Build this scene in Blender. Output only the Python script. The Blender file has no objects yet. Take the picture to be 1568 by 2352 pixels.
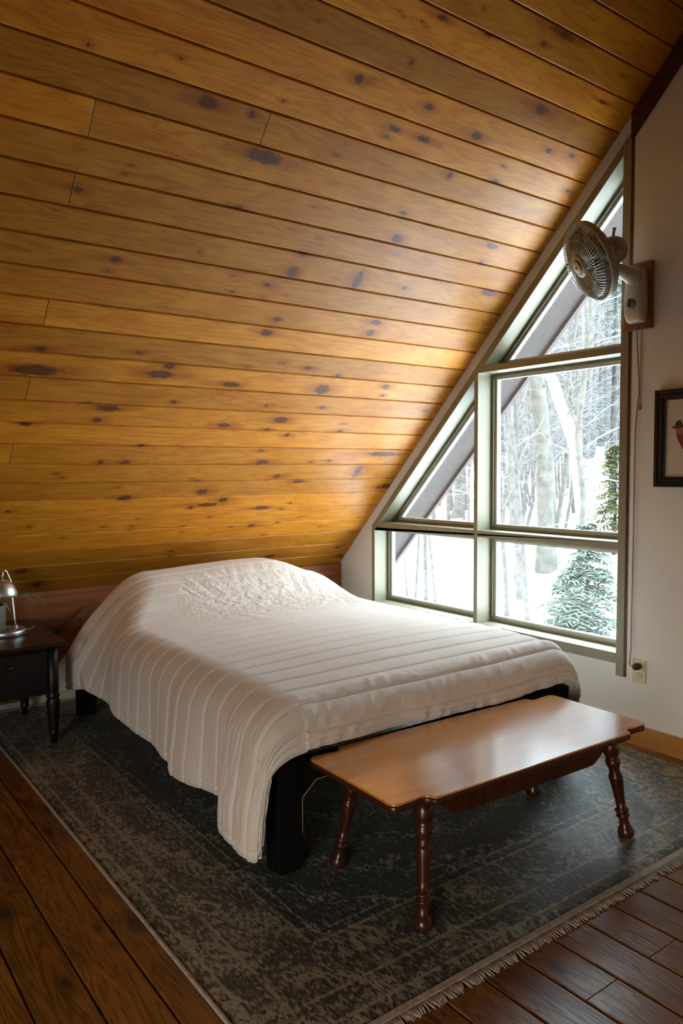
import bpy, bmesh, math, random
import numpy as np
from mathutils import Vector, Matrix
random.seed(7)
RNG = np.random.default_rng(7)
PI = math.pi
SC = bpy.context.scene
COL = SC.collection

# ------------------------------------------------------------------ camera
YAW, PIT, ROL = (math.radians(v) for v in (53.38884, -3.20256, -0.27453))
fwd = Vector((-math.sin(YAW) * math.cos(PIT), math.cos(YAW) * math.cos(PIT), math.sin(PIT)))
rt = fwd.cross(Vector((0, 0, 1))).normalized()
up = rt.cross(fwd)
r2 = rt * math.cos(ROL) + up * math.sin(ROL)
u2 = -rt * math.sin(ROL) + up * math.cos(ROL)
cam_d = bpy.data.cameras.new('camera')
cam = bpy.data.objects.new('camera', cam_d)
COL.objects.link(cam)
M = Matrix(((r2.x, u2.x, -fwd.x, 4.5625), (r2.y, u2.y, -fwd.y, -3.3608), (r2.z, u2.z, -fwd.z, 1.3605), (0, 0, 0, 1)))
cam.matrix_world = M
cam_d.sensor_fit = 'VERTICAL'
cam_d.sensor_height = 36.0
cam_d.lens = 36.0 * 1749.05 / 2352.0
cam_d.clip_start = 0.05
cam_d.clip_end = 300
SC.camera = cam

# ------------------------------------------------------------------ world, light, exposure
SKY_LOW, SKY_HIGH = 5.3, 13.8
W = bpy.data.worlds.new('overcast_sky')
SC.world = W
W.use_nodes = True
bg = W.node_tree.nodes['Background']
wt = W.node_tree                                   # overcast dome: brighter overhead than at the horizon
tc = wt.nodes.new('ShaderNodeTexCoord'); sp_ = wt.nodes.new('ShaderNodeSeparateXYZ'); mr = wt.nodes.new('ShaderNodeMapRange')
wt.links.new(tc.outputs['Generated'], sp_.inputs[0]); wt.links.new(sp_.outputs[2], mr.inputs[0])
mr.inputs[1].default_value = 0.0; mr.inputs[2].default_value = 1.0
mr.inputs[3].default_value = SKY_LOW; mr.inputs[4].default_value = SKY_HIGH
lt_ = wt.nodes.new('ShaderNodeMath'); lt_.operation = 'GREATER_THAN'; wt.links.new(sp_.outputs[2], lt_.inputs[0]); lt_.inputs[1].default_value = -0.02
ml_ = wt.nodes.new('ShaderNodeMath'); ml_.operation = 'MULTIPLY'; wt.links.new(mr.outputs[0], ml_.inputs[0]); wt.links.new(lt_.outputs[0], ml_.inputs[1])
wt.links.new(ml_.outputs[0], bg.inputs[1])
mc = wt.nodes.new('ShaderNodeMapRange'); wt.links.new(sp_.outputs[1], mc.inputs[0])          # unseen sky behind the viewer tinted warmer, to warm the fill light
mc.inputs[1].default_value = -0.95; mc.inputs[2].default_value = -0.35
mx_ = wt.nodes.new('ShaderNodeMix'); mx_.data_type = 'RGBA'; wt.links.new(mc.outputs[0], mx_.inputs[0])
mx_.inputs[6].default_value = (1.0, 0.84, 0.66, 1); mx_.inputs[7].default_value = (0.72, 0.885, 1.0, 1)
wt.links.new(mx_.outputs[2], bg.inputs[0])
SC.view_settings.view_transform = 'Standard'
SC.view_settings.look = 'None'
SC.view_settings.gamma = 1.0
SC.view_settings.use_curve_mapping = False
SC.view_settings.exposure = 0.88
SC.cycles.use_denoising = True
SC.cycles.max_bounces = 14
SC.cycles.diffuse_bounces = 7
SC.cycles.transparent_max_bounces = 16
SC.cycles.sample_clamp_indirect = 6.0

def portal(name, loc, rot, sx, sy):
    l = bpy.data.lights.new(name, 'AREA')
    l.shape = 'RECTANGLE'; l.size = sx; l.size_y = sy
    l.cycles.is_portal = True
    o = bpy.data.objects.new(name, l)
    COL.objects.link(o)
    o.location = loc; o.rotation_euler = rot
portal('window_daylight', (1.40, 0.20, 1.65), (-PI / 2, 0, 0), 2.0, 2.6)
portal('rear_fill_daylight', (5.43, -5.50, 0.96), (PI / 2, 0, 0), 2.15, 1.68)  # portal for the fill window added in the unseen rear wall

# ------------------------------------------------------------------ helpers
def tag(o, label=None, cat=None, group=None, kind=None):
    if label: o['label'] = label
    if cat: o['category'] = cat
    if group: o['group'] = group
    if kind: o['kind'] = kind
    return o

def empty(name, loc, label=None, cat=None, group=None, kind=None, rz=0):
    o = bpy.data.objects.new(name, None)
    COL.objects.link(o)
    o.location = loc; o.rotation_euler = (0, 0, rz)
    o.empty_display_size = 0.05
    return tag(o, label, cat, group, kind)

class MB:
    """collects shapes for one mesh object"""
    def __init__(s): s.v = []; s.f = []; s.sm = []
    def add(s, vs, fs, smooth=False):
        k = len(s.v)
        s.v += [tuple(v) for v in vs]
        s.f += [tuple(i + k for i in f) for f in fs]
        s.sm += [smooth] * len(fs)
        return s
    def box(s, x0, x1, y0, y1, z0, z1):
        vs = [(x, y, z) for x in (x0, x1) for y in (y0, y1) for z in (z0, z1)]
        return s.add(vs, [(0, 1, 3, 2), (4, 6, 7, 5), (0, 4, 5, 1), (2, 3, 7, 6), (0, 2, 6, 4), (1, 5, 7, 3)])
    def prism(s, poly, a0, a1, axis='y'):
        """extrude a 2-D polygon along an axis; poly is (x,z) for y, (x,y) for z, (y,z) for x"""
        n = len(poly)
        def P(p, a):
            return (p[0], a, p[1]) if axis == 'y' else (p[0], p[1], a) if axis == 'z' else (a, p[0], p[1])
        vs = [P(p, a0) for p in poly] + [P(p, a1) for p in poly]
        fs = [tuple(range(n)), tuple(range(2 * n - 1, n - 1, -1))]
        fs += [(i, i + n, (i + 1) % n + n, (i + 1) % n) for i in range(n)]
        return s.add(vs, fs)
    def ring(s, outer, inner, a0, a1):
        """frame between two polygons of the same count in the x-z plane"""
        n = len(outer)
        for i in range(n):
            j = (i + 1) % n
            s.prism([outer[i], outer[j], inner[j], inner[i]], a0, a1)
        return s
    def lathe(s, prof, c=(0, 0, 0), axis=(0, 0, 1), seg=24, smooth=True):
        ax = Vector(axis).normalized()
        t = Vector((1, 0, 0)) if abs(ax.x) < 0.9 else Vector((0, 1, 0))
        e1 = ax.cross(t).normalized(); e2 = ax.cross(e1)
        c = Vector(c); vs = []; fs = []
        for r, h in prof:
            for k in range(seg):
                a = 2 * PI * k / seg
                vs.append(c + ax * h + (e1 * math.cos(a) + e2 * math.sin(a)) * max(r, 1e-5))
        m = len(prof)
        for i in range(m - 1):
            for k in range(seg):
                k2 = (k + 1) % seg
                fs.append((i * seg + k, i * seg + k2, (i + 1) * seg + k2, (i + 1) * seg + k))
        fs.append(tuple(range(seg - 1, -1, -1))); fs.append(tuple((m - 1) * seg + k for k in range(seg)))
        return s.add(vs, fs, smooth)
    def tube(s, pts, r, seg=8, smooth=True, close=False):
        pts = [Vector(p) for p in pts]
        n = len(pts)
        rr = r if isinstance(r, (list, tuple)) else [r] * n
        vs = []; fs = []; prev = None
        for i, p in enumerate(pts):
            if close: d = pts[(i + 1) % n] - pts[i - 1]
            else: d = pts[min(i + 1, n - 1)] - pts[max(i - 1, 0)]
            d.normalize()
            if prev is None:
                t = Vector((0, 0, 1)) if abs(d.z) < 0.9 else Vector((1, 0, 0))
                e1 = d.cross(t).normalized()
            else:
                e1 = (prev - d * prev.dot(d)).normalized()
            prev = e1; e2 = d.cross(e1)
            for k in range(seg):
                a = 2 * PI * k / seg
                vs.append(p + (e1 * math.cos(a) + e2 * math.sin(a)) * rr[i])
        for i in range(n if close else n - 1):
            i2 = (i + 1) % n
            for k in range(seg):
                k2 = (k + 1) % seg
                fs.append((i * seg + k, i * seg + k2, i2 * seg + k2, i2 * seg + k))
        if not close:
            fs.append(tuple(range(seg - 1, -1, -1))); fs.append(tuple((n - 1) * seg + k for k in range(seg)))
        return s.add(vs, fs, smooth)
    def build(s, name, m, parent=None, bevel=0, seg=2, sub=0, solid=0, autosm=False):
        me = bpy.data.meshes.new(name)
        me.from_pydata(s.v, [], s.f)
        me.polygons.foreach_set('use_smooth', s.sm)
        bm = bmesh.new(); bm.from_mesh(me); bmesh.ops.recalc_face_normals(bm, faces=bm.faces); bm.to_mesh(me); bm.free()
        me.materials.append(m)
        o = bpy.data.objects.new(name, me)
        COL.objects.link(o)
        if parent: o.parent = parent
        if bevel:
            b = o.modifiers.new('bevel', 'BEVEL'); b.width = bevel; b.segments = seg; b.limit_method = 'ANGLE'; b.angle_limit = 0.6
        if solid:
            b = o.modifiers.new('solid', 'SOLIDIFY'); b.thickness = solid; b.offset = -1
        if sub:
            b = o.modifiers.new('sub', 'SUBSURF'); b.levels = sub; b.render_levels = sub
        return o

def set_parent_keep(o, parent):
    o.parent = parent
    o.matrix_parent_inverse = parent.matrix_basis.inverted()

# numpy noise
def _hash(ix, iy, s):
    h = (ix.astype(np.int64) * 374761393 + iy.astype(np.int64) * 668265263 + s * 2147483647) & 0xffffffff
    h = ((h ^ (h >> 13)) * 1274126177) & 0xffffffff
    return ((h ^ (h >> 16)) & 0xffff) / 65535.0
def vnoise(x, y, s=0):
    x = np.asarray(x, float); y = np.asarray(y, float)
    ix = np.floor(x); iy = np.floor(y); fx = x - ix; fy = y - iy
    fx = fx * fx * (3 - 2 * fx); fy = fy * fy * (3 - 2 * fy)
    a = _hash(ix, iy, s); b = _hash(ix + 1, iy, s); c = _hash(ix, iy + 1, s); d = _hash(ix + 1, iy + 1, s)
    return (a * (1 - fx) + b * fx) * (1 - fy) + (c * (1 - fx) + d * fx) * fy
def fbm(x, y, s=0, o=4):
    t = 0; a = 0.5
    for i in range(o):
        t = t + a * vnoise(x * 2 ** i, y * 2 ** i, s + i * 17); a *= 0.5
    return t
def sst(a, b, x):
    t = np.clip((x - a) / (b - a), 0, 1)
    return t * t * (3 - 2 * t)

# ------------------------------------------------------------------ materials
class NT:
    def __init__(s, name):
        s.m = bpy.data.materials.new(name); s.m.use_nodes = True
        s.t = s.m.node_tree; s.b = s.t.nodes['Principled BSDF']; s.out = s.t.nodes['Material Output']
    def n(s, typ, ins=None, **kw):
        nd = s.t.nodes.new(typ)
        for k, v in kw.items(): setattr(nd, k, v)
        for k, v in (ins or {}).items(): s.set(nd.inputs[k], v)
        return nd
    def set(s, sock, v):
        if hasattr(v, 'outputs'): v = v.outputs[0]
        if hasattr(v, 'is_output'): s.t.links.new(v, sock)
        else: sock.default_value = v
    def math(s, op, a, b=0.0, clamp=False):
        nd = s.n('ShaderNodeMath', operation=op, use_clamp=clamp)
        s.set(nd.inputs[0], a); s.set(nd.inputs[1], b); return nd.outputs[0]
    def mix(s, fac, a, b, mode='MIX'):
        nd = s.n('ShaderNodeMix', data_type='RGBA', blend_type=mode)
        s.set(nd.inputs[0], fac); s.set(nd.inputs[6], a); s.set(nd.inputs[7], b); return nd.outputs[2]
    def ramp(s, fac, stops):
        nd = s.n('ShaderNodeValToRGB'); s.set(nd.inputs[0], fac)
        e = nd.color_ramp.elements
        while len(e) < len(stops): e.new(0.5)
        for el, (p, c) in zip(e, stops):
            el.position = p; el.color = (*c, 1) if len(c) == 3 else c
        return nd.outputs[0]
    def attr(s, name): return s.n('ShaderNodeAttribute', attribute_name=name)
    def noise(s, vec, scale, detail=3, rough=0.55, dist=0.0):
        nd = s.n('ShaderNodeTexNoise', {'Scale': scale, 'Detail': detail, 'Roughness': rough, 'Distortion': dist})
        if vec is not None: s.set(nd.inputs['Vector'], vec)
        return nd.outputs[0]
    def comb(s, x, y, z):
        return s.n('ShaderNodeCombineXYZ', {0: x, 1: y, 2: z}).outputs[0]
    def obj(s): return s.n('ShaderNodeTexCoord').outputs['Object']
    def mapped(s, vec, scale=(1, 1, 1), rot=(0, 0, 0)):
        return s.n('ShaderNodeMapping', {'Vector': vec, 'Scale': scale, 'Rotation': rot}).outputs[0]
    def bump(s, h, strength=0.2, dist=0.01):
        nd = s.n('ShaderNodeBump', {'Height': h, 'Strength': strength, 'Distance': dist})
        s.set(s.b.inputs['Normal'], nd.outputs[0]); return nd
    def col(s, c): s.set(s.b.inputs['Base Color'], c)
    def rough(s, r): s.set(s.b.inputs['Roughness'], r)

def flat(name, c, rough=0.5, metal=0.0, var=0.12, scale=12, bump=0.0, coat=0.0):
    t = NT(name)
    nz = t.noise(t.obj(), scale, 4)
    dark = tuple(x * (1 - var) for x in c); lite = tuple(min(1, x * (1 + var)) for x in c)
    t.col(t.ramp(nz, [(0.3, dark), (0.7, lite)]))
    t.rough(rough); t.b.inputs['Metallic'].default_value = metal
    t.b.inputs['Coat Weight'].default_value = coat
    if bump: t.bump(t.noise(t.obj(), scale * 8, 3), bump, 0.003)
    return t.m

def plank_wood(name, light, mid, dark, knot, rough=0.36, rings=9.0, grain=1.0, bump=0.12, spec=0.5):
    """boards: attributes gy (along), gv (across, bent round knots), tone, kd (knot field)"""
    t = NT(name)
    gy = t.attr('gy').outputs['Fac']; gv = t.attr('gv').outputs['Fac']; tone = t.attr('tone').outputs['Fac']; kd = t.attr('kd').outputs['Fac']
    off = t.math('MULTIPLY', tone, 37.0)
    v1 = t.comb(t.math('MULTIPLY', gy, 0.9), t.math('MULTIPLY', gv, 9.0), off)
    big = t.noise(v1, 1.6, 3, 0.5, 0.6)
    ringv = t.math('SINE', t.math('MULTIPLY', big, rings * 6.28))
    ringv = t.math('POWER', t.math('MULTIPLY_ADD', ringv, 0.5), 2.0) if False else t.math('MULTIPLY', t.math('ADD', ringv, 1.0), 0.5)
    ringv = t.math('POWER', ringv, 3.0)
    fine = t.noise(t.comb(t.math('MULTIPLY', gy, 6.0), t.math('MULTIPLY', gv, 260.0), off), 1.0, 3, 0.6)
    cloud = t.noise(t.comb(t.math('MULTIPLY', gy, 2.2), t.math('MULTIPLY', gv, 7.0), off), 2.2, 4, 0.6)
    c = t.ramp(cloud, [(0.28, mid), (0.62, light)])
    c = t.mix(t.math('MULTIPLY', ringv, 0.5 * grain), c, (*dark, 1))
    c = t.mix(t.math('MULTIPLY', t.math('SUBTRACT', 0.62, fine, True), 0.9 * grain), c, (*dark, 1))
    br = t.math('MULTIPLY_ADD', tone, 0.42); 
    nd = t.n('ShaderNodeMath', operation='MULTIPLY_ADD', ); t.set(nd.inputs[0], tone); nd.inputs[1].default_value = 0.46; nd.inputs[2].default_value = 0.76
    hs = t.n('ShaderNodeHueSaturation', {'Value': nd.outputs[0], 'Color': c})
    c = hs.outputs[0]
    # knots: a red-brown halo, rings, a near black heart
    wob = t.math('MULTIPLY', t.math('SUBTRACT', t.noise(t.comb(t.math('MULTIPLY', gy, 30.0), t.math('MULTIPLY', gv, 75.0), off), 1.0, 4, 0.65), 0.5), 1.7)
    k2 = t.math('ADD', kd, wob)
    kh = t.attr('kh').outputs['Fac']
    halo = t.n('ShaderNodeMapRange', {'Value': t.math('ADD', kh, t.math('MULTIPLY', wob, 0.45)), 'From Min': 1.25, 'From Max': 0.35, 'To Min': 0.0, 'To Max': 0.62}, clamp=True)
    c = t.mix(halo.outputs[0], c, (dark[0] * 0.9, dark[1] * 0.62, dark[2] * 0.5, 1))
    heart = t.n('ShaderNodeMapRange', {'Value': k2, 'From Min': 1.12, 'From Max': 0.72, 'To Min': 0.0, 'To Max': 0.88}, clamp=True)
    kc = t.ramp(t.noise(t.comb(t.math('MULTIPLY', kd, 6.0), off, 0.0), 1.4, 2), [(0.35, tuple(x * 0.35 for x in knot)), (0.65, tuple(x * 1.9 for x in knot))])
    c = t.mix(heart.outputs[0], c, kc)
    t.col(c)
    t.b.inputs['Specular IOR Level'].default_value = spec
    t.rough(t.math('ADD', t.math('MULTIPLY', fine, 0.12), rough - 0.06))
    if bump: t.bump(t.math('ADD', fine, t.math('MULTIPLY', ringv, 0.6)), bump, 0.002)
    return t.m

M_CEIL = plank_wood('varnished_pine_ceiling', (0.64, 0.262, 0.020), (0.52, 0.172, 0.009), (0.28, 0.075, 0.004), (0.080, 0.028, 0.008), 0.40, 8, 0.8, 0.12, 0.34)
M_FLOOR = plank_wood('worn_pine_floor', (0.29, 0.122, 0.026), (0.19, 0.068, 0.011), (0.042, 0.012, 0.002), (0.03, 0.014, 0.008), 0.30, 12, 1.2, 0.22, 0.36)

def timber(name, light, dark, rough=0.45, axis=1, bump=0.1):
    t = NT(name)
    sc = [26, 26, 26]; sc[axis] = 1.6
    v = t.mapped(t.obj(), tuple(sc))
    g = t.noise(v, 1.0, 4, 0.6, 0.8)
    f = t.noise(t.mapped(t.obj(), tuple(4 * x for x in sc)), 1.0, 2)
    c = t.ramp(g, [(0.32, dark), (0.66, light)])
    c = t.mix(t.math('MULTIPLY', t.math('SUBTRACT', 0.6, f, True), 0.8), c, (*dark, 1))
    t.col(c); t.rough(rough)
    if bump: t.bump(g, bump, 0.003)
    return t.m
M_TIMBER = timber('reddish_timber', (0.40, 0.125, 0.034), (0.20, 0.055, 0.014), 0.6)
M_BRACE = timber('brown_brace_timber', (0.38, 0.165, 0.045), (0.20, 0.075, 0.02), 0.6, 1)
M_DARKTRIM = timber('dark_stained_trim', (0.10, 0.034, 0.014), (0.045, 0.014, 0.006), 0.5, 0)
M_BASE = timber('golden_pine_baseboard', (0.50, 0.235, 0.06), (0.34, 0.14, 0.03), 0.4, 0)
M_BOARD = timber('red_brown_mounting_board', (0.30, 0.125, 0.045), (0.16, 0.06, 0.02), 0.45, 2)
M_WALL = flat('white_painted_wall', (0.72, 0.70, 0.655), 0.85, var=0.03, scale=3, bump=0.04)
M_PAINT = flat('olive_grey_window_paint', (0.25, 0.225, 0.145), 0.45, var=0.06, scale=9)
M_STOP = flat('olive_glazing_stop', (0.15, 0.13, 0.07), 0.5, var=0.1, scale=14)
M_SASH = flat('pale_sash_frame', (0.50, 0.49, 0.45), 0.4, var=0.08, scale=20)
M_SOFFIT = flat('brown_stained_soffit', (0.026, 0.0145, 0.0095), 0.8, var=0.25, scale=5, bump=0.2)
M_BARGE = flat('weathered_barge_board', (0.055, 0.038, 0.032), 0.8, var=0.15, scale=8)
M_BLACK = flat('black_painted_wood', (0.005, 0.005, 0.005), 0.65, var=0.2)
M_EDGE = flat('worn_edge_highlight', (0.40, 0.30, 0.19), 0.6)  # worn tone with the lit edge's highlight put into the colour
M_NIGHT = timber('dark_walnut', (0.007, 0.003, 0.0022), (0.0035, 0.0016, 0.0012), 0.45, 1, 0.03)
M_NTOP = timber('dark_walnut_top', (0.034, 0.011, 0.006), (0.018, 0.006, 0.0035), 0.25, 1, 0.03)
M_STEEL = flat('brushed_nickel', (0.62, 0.60, 0.57), 0.40, 1.0, 0.05, 40)
M_CHROME = flat('polished_chrome', (0.75, 0.74, 0.72), 0.12, 1.0, 0.03)
M_POT = flat('pale_stoneware', (0.30, 0.31, 0.24), 0.6)
M_LEAF = flat('strap_leaf', (0.19, 0.25, 0.075), 0.45, var=0.35, scale=18)
M_SOIL = flat('dark_soil', (0.02, 0.015, 0.01), 0.9)
M_FAN = flat('ivory_plastic', (0.56, 0.52, 0.40), 0.38, var=0.03)
M_FANRIM = flat('grey_beige_plastic', (0.42, 0.37, 0.29), 0.4, var=0.04)
M_WIRE = flat('bright_wire', (0.55, 0.54, 0.50), 0.3, 0.85, 0.05)
M_BLADE = flat('smoky_blade_plastic', (0.07, 0.07, 0.062), 0.3, var=0.05)
M_KNOB = flat('grey_knob', (0.24, 0.25, 0.24), 0.35)
M_INK = flat('black_print', (0.012, 0.012, 0.012), 0.5)
M_OUTLET = flat('almond_plate', (0.62, 0.52, 0.33), 0.35, var=0.03)
M_CORD = flat('grey_cord', (0.30, 0.27, 0.23), 0.5)
M_PLUG = flat('black_rubber', (0.012, 0.012, 0.014), 0.5)
M_FRAME = flat('black_frame', (0.008, 0.008, 0.010), 0.35)
M_MAT = flat('cream_print_paper', (0.60, 0.535, 0.43), 0.8, var=0.04)
M_HAT = flat('brown_print_ink', (0.07, 0.035, 0.02), 0.7, var=0.4, scale=60)
M_SKIN = flat('ruddy_print_ink', (0.36, 0.13, 0.075), 0.7, var=0.3, scale=60)
M_RED = flat('red_print_ink', (0.28, 0.018, 0.02), 0.7, var=0.3, scale=50)
M_SNOW = flat('snow', (0.88, 0.90, 0.93), 0.9, var=0.03, scale=2)
M_BARK = flat('grey_bark', (0.065, 0.063, 0.06), 0.9, var=0.45, scale=9, bump=0.5)
M_BARK2 = flat('olive_grey_bark', (0.07, 0.07, 0.06), 0.9, var=0.4, scale=7, bump=0.4)
M_TWIG = flat('pale_twig_bark', (0.11, 0.107, 0.105), 0.9, var=0.35, scale=6)
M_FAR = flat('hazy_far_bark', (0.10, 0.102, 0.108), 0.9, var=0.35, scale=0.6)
M_ROCK = flat('grey_rock', (0.30, 0.32, 0.31), 0.9, var=0.4, scale=5, bump=0.5)
M_NEEDLE = flat('hemlock_needles', (0.075, 0.115, 0.09), 0.8, var=0.4, scale=12)
M_YNEEDLE = flat('yellow_green_leaves', (0.08, 0.095, 0.028), 0.8, var=0.4, scale=12)
M_DOCK = flat('back_room_pine', (0.36, 0.19, 0.07), 0.5, var=0.15, scale=4)

M_BLACK.node_tree.nodes['Principled BSDF'].inputs['Specular IOR Level'].default_value = 0.12
def birch_mat():
    t = NT('white_birch_bark')
    v = t.mapped(t.obj(), (9, 9, 26))
    nz = t.noise(v, 1.0, 4, 0.6)
    t.col(t.ramp(nz, [(0.36, (0.16, 0.14, 0.13)), (0.44, (0.78, 0.76, 0.73)), (1.0, (0.86, 0.85, 0.83))])); t.rough(0.8)
    return t.m
M_BIRCH = birch_mat()

def glass_mat():
    t = NT('window_glass')
    nt = t.t
    tr = t.n('ShaderNodeBsdfTransparent', {'Color': (0.955, 0.965, 0.965, 1)})
    gl = t.n('ShaderNodeBsdfGlossy', {'Roughness': 0.02})
    lw = t.n('ShaderNodeLayerWeight', {'Blend': 0.5}); fr = t.math('ADD', t.math('MULTIPLY', t.math('POWER', lw.outputs['Facing'], 5.0), 0.9), 0.03)
    di = t.n('ShaderNodeBsdfDiffuse', {'Color': (0.8, 0.8, 0.78, 1)})
    mx = t.n('ShaderNodeMixShader'); t.set(mx.inputs[0], fr); nt.links.new(tr.outputs[0], mx.inputs[1]); nt.links.new(gl.outputs[0], mx.inputs[2])
    sp = t.n('ShaderNodeTexVoronoi', {'Scale': 55.0, 'Vector': t.obj()})
    dust = t.math('MULTIPLY', t.math('LESS_THAN', sp.outputs['Distance'], 0.13), 0.30)
    film = t.math('ADD', dust, t.math('MULTIPLY', t.noise(t.obj(), 6, 4), 0.035))
    m2 = t.n('ShaderNodeMixShader'); t.set(m2.inputs[0], film); nt.links.new(mx.outputs[0], m2.inputs[1]); nt.links.new(di.outputs[0], m2.inputs[2])
    nt.links.new(m2.outputs[0], t.out.inputs[0])
    return t.m
M_GLASS = glass_mat()

def quilt_mat():
    t = NT('cream_quilt_cotton')
    o = t.obj()
    w = t.noise(o, 420, 2)
    cr = t.attr('crumple').outputs['Fac']
    mott = t.noise(o, 5, 4)
    t.col(t.ramp(mott, [(0.3, (0.77, 0.69, 0.605)), (0.7, (0.83, 0.755, 0.67))]))
    t.rough(0.9)
    t.b.inputs['Sheen Weight'].default_value = 0.25
    t.b.inputs['Sheen Roughness'].default_value = 0.5
    c1 = t.noise(t.mapped(o, (17, 26, 17), (0, 0, 0.5)), 1.0, 3, 0.6, 1.2)
    c2 = t.noise(t.mapped(o, (46, 30, 40), (0, 0, -0.7)), 1.0, 2, 0.5, 1.0)
    h = t.math('ADD', t.math('MULTIPLY', w, 0.03), t.math('MULTIPLY', t.math('ADD', t.math('MULTIPLY', c1, 1.0), t.math('MULTIPLY', c2, 0.5)), t.math('ADD', t.math('MULTIPLY', cr, 0.9), 0.10)))
    t.bump(h, 0.55, 0.02)
    return t.m
M_QUILT = quilt_mat()

def rug_mat():
    t = NT('distressed_green_rug')
    sx = t.n('ShaderNodeSeparateXYZ', {0: t.obj()})
    X, Y = sx.outputs[0], sx.outputs[1]          # object space: X 0..3.11 along, Y 0..2.44 across
    o = t.obj()
    dx = t.math('MINIMUM', X, t.math('SUBTRACT', 3.11, X)); dy = t.math('MINIMUM', Y, t.math('SUBTRACT', 2.44, Y))
    d = t.math('MINIMUM', dx, dy)
    def line(p, w): return t.math('LESS_THAN', t.math('ABSOLUTE', t.math('SUBTRACT', d, p)), w)
    pile = t.noise(t.mapped(o, (42, 88, 1), (0, 0, 0.25)), 1.0, 3, 0.65, 0.5)
    pile2 = t.noise(t.mapped(o, (16, 30, 1), (0, 0, -0.3)), 1.0, 4, 0.7, 1.5)
    patch = t.noise(o, 1.7, 4, 0.6, 0.8)
    motif = t.noise(t.mapped(o, (7, 7, 1)), 1.0, 2, 0.5, 3.0)
    wear = t.math('ADD', t.math('ADD', t.math('SUBTRACT', t.math('MULTIPLY', pile, 0.85), 0.235), t.math('MULTIPLY', pile2, 0.45)), t.math('ADD', t.math('MULTIPLY', patch, 0.45), t.math('MULTIPLY', motif, 0.25)))
    border = t.n('ShaderNodeMapRange', {'Value': d, 'From Min': 0.34, 'From Max': 0.33, 'To Min': 0.0, 'To Max': 0.07}, clamp=True)
    wear = t.math('ADD', wear, border.outputs[0])
    # scroll rings of a faded medallion
    cx = t.math('SUBTRACT', X, 1.55); cy = t.math('SUBTRACT', Y, 1.22)
    rad = t.math('SQRT', t.math('ADD', t.math('MULTIPLY', t.math('MULTIPLY', cx, cx), 0.6), t.math('MULTIPLY', cy, cy)))
    ringm = t.math('GREATER_THAN', t.math('SINE', t.math('ADD', t.math('MULTIPLY', rad, 38.0), t.math('MULTIPLY', motif, 9.0))), 0.86)
    wear = t.math('ADD', wear, t.math('MULTIPLY', ringm, 0.12))
    ln = t.math('MAXIMUM', t.math('MAXIMUM', line(0.045, 0.006), line(0.14, 0.006)), t.math('MAXIMUM', line(0.335, 0.006), line(0.375, 0.004)))
    wear = t.math('ADD', wear, t.math('MULTIPLY', ln, 0.13))
    c = t.ramp(wear, [(0.70, (0.007, 0.012, 0.009)), (0.81, (0.022, 0.032, 0.024)), (0.89, (0.14, 0.145, 0.105)), (0.98, (0.34, 0.33, 0.24))])
    brown = t.math('MULTIPLY', t.math('LESS_THAN', d, 0.34), 0.65)
    c = t.mix(brown, c, t.ramp(wear, [(0.70, (0.018, 0.011, 0.006)), (0.83, (0.055, 0.036, 0.021)), (0.96, (0.26, 0.205, 0.13))]))
    t.col(c); t.rough(0.52); t.b.inputs['Specular IOR Level'].default_value = 0.6
    t.b.inputs['Sheen Weight'].default_value = 0.1
    t.bump(t.math('ADD', pile, t.math('MULTIPLY', pile2, 0.6)), 0.6, 0.006)
    return t.m
M_RUG = rug_mat()
M_FRINGE = flat('cream_fringe', (0.44, 0.37, 0.30), 0.9, var=0.25, scale=60, bump=0.5)

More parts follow.
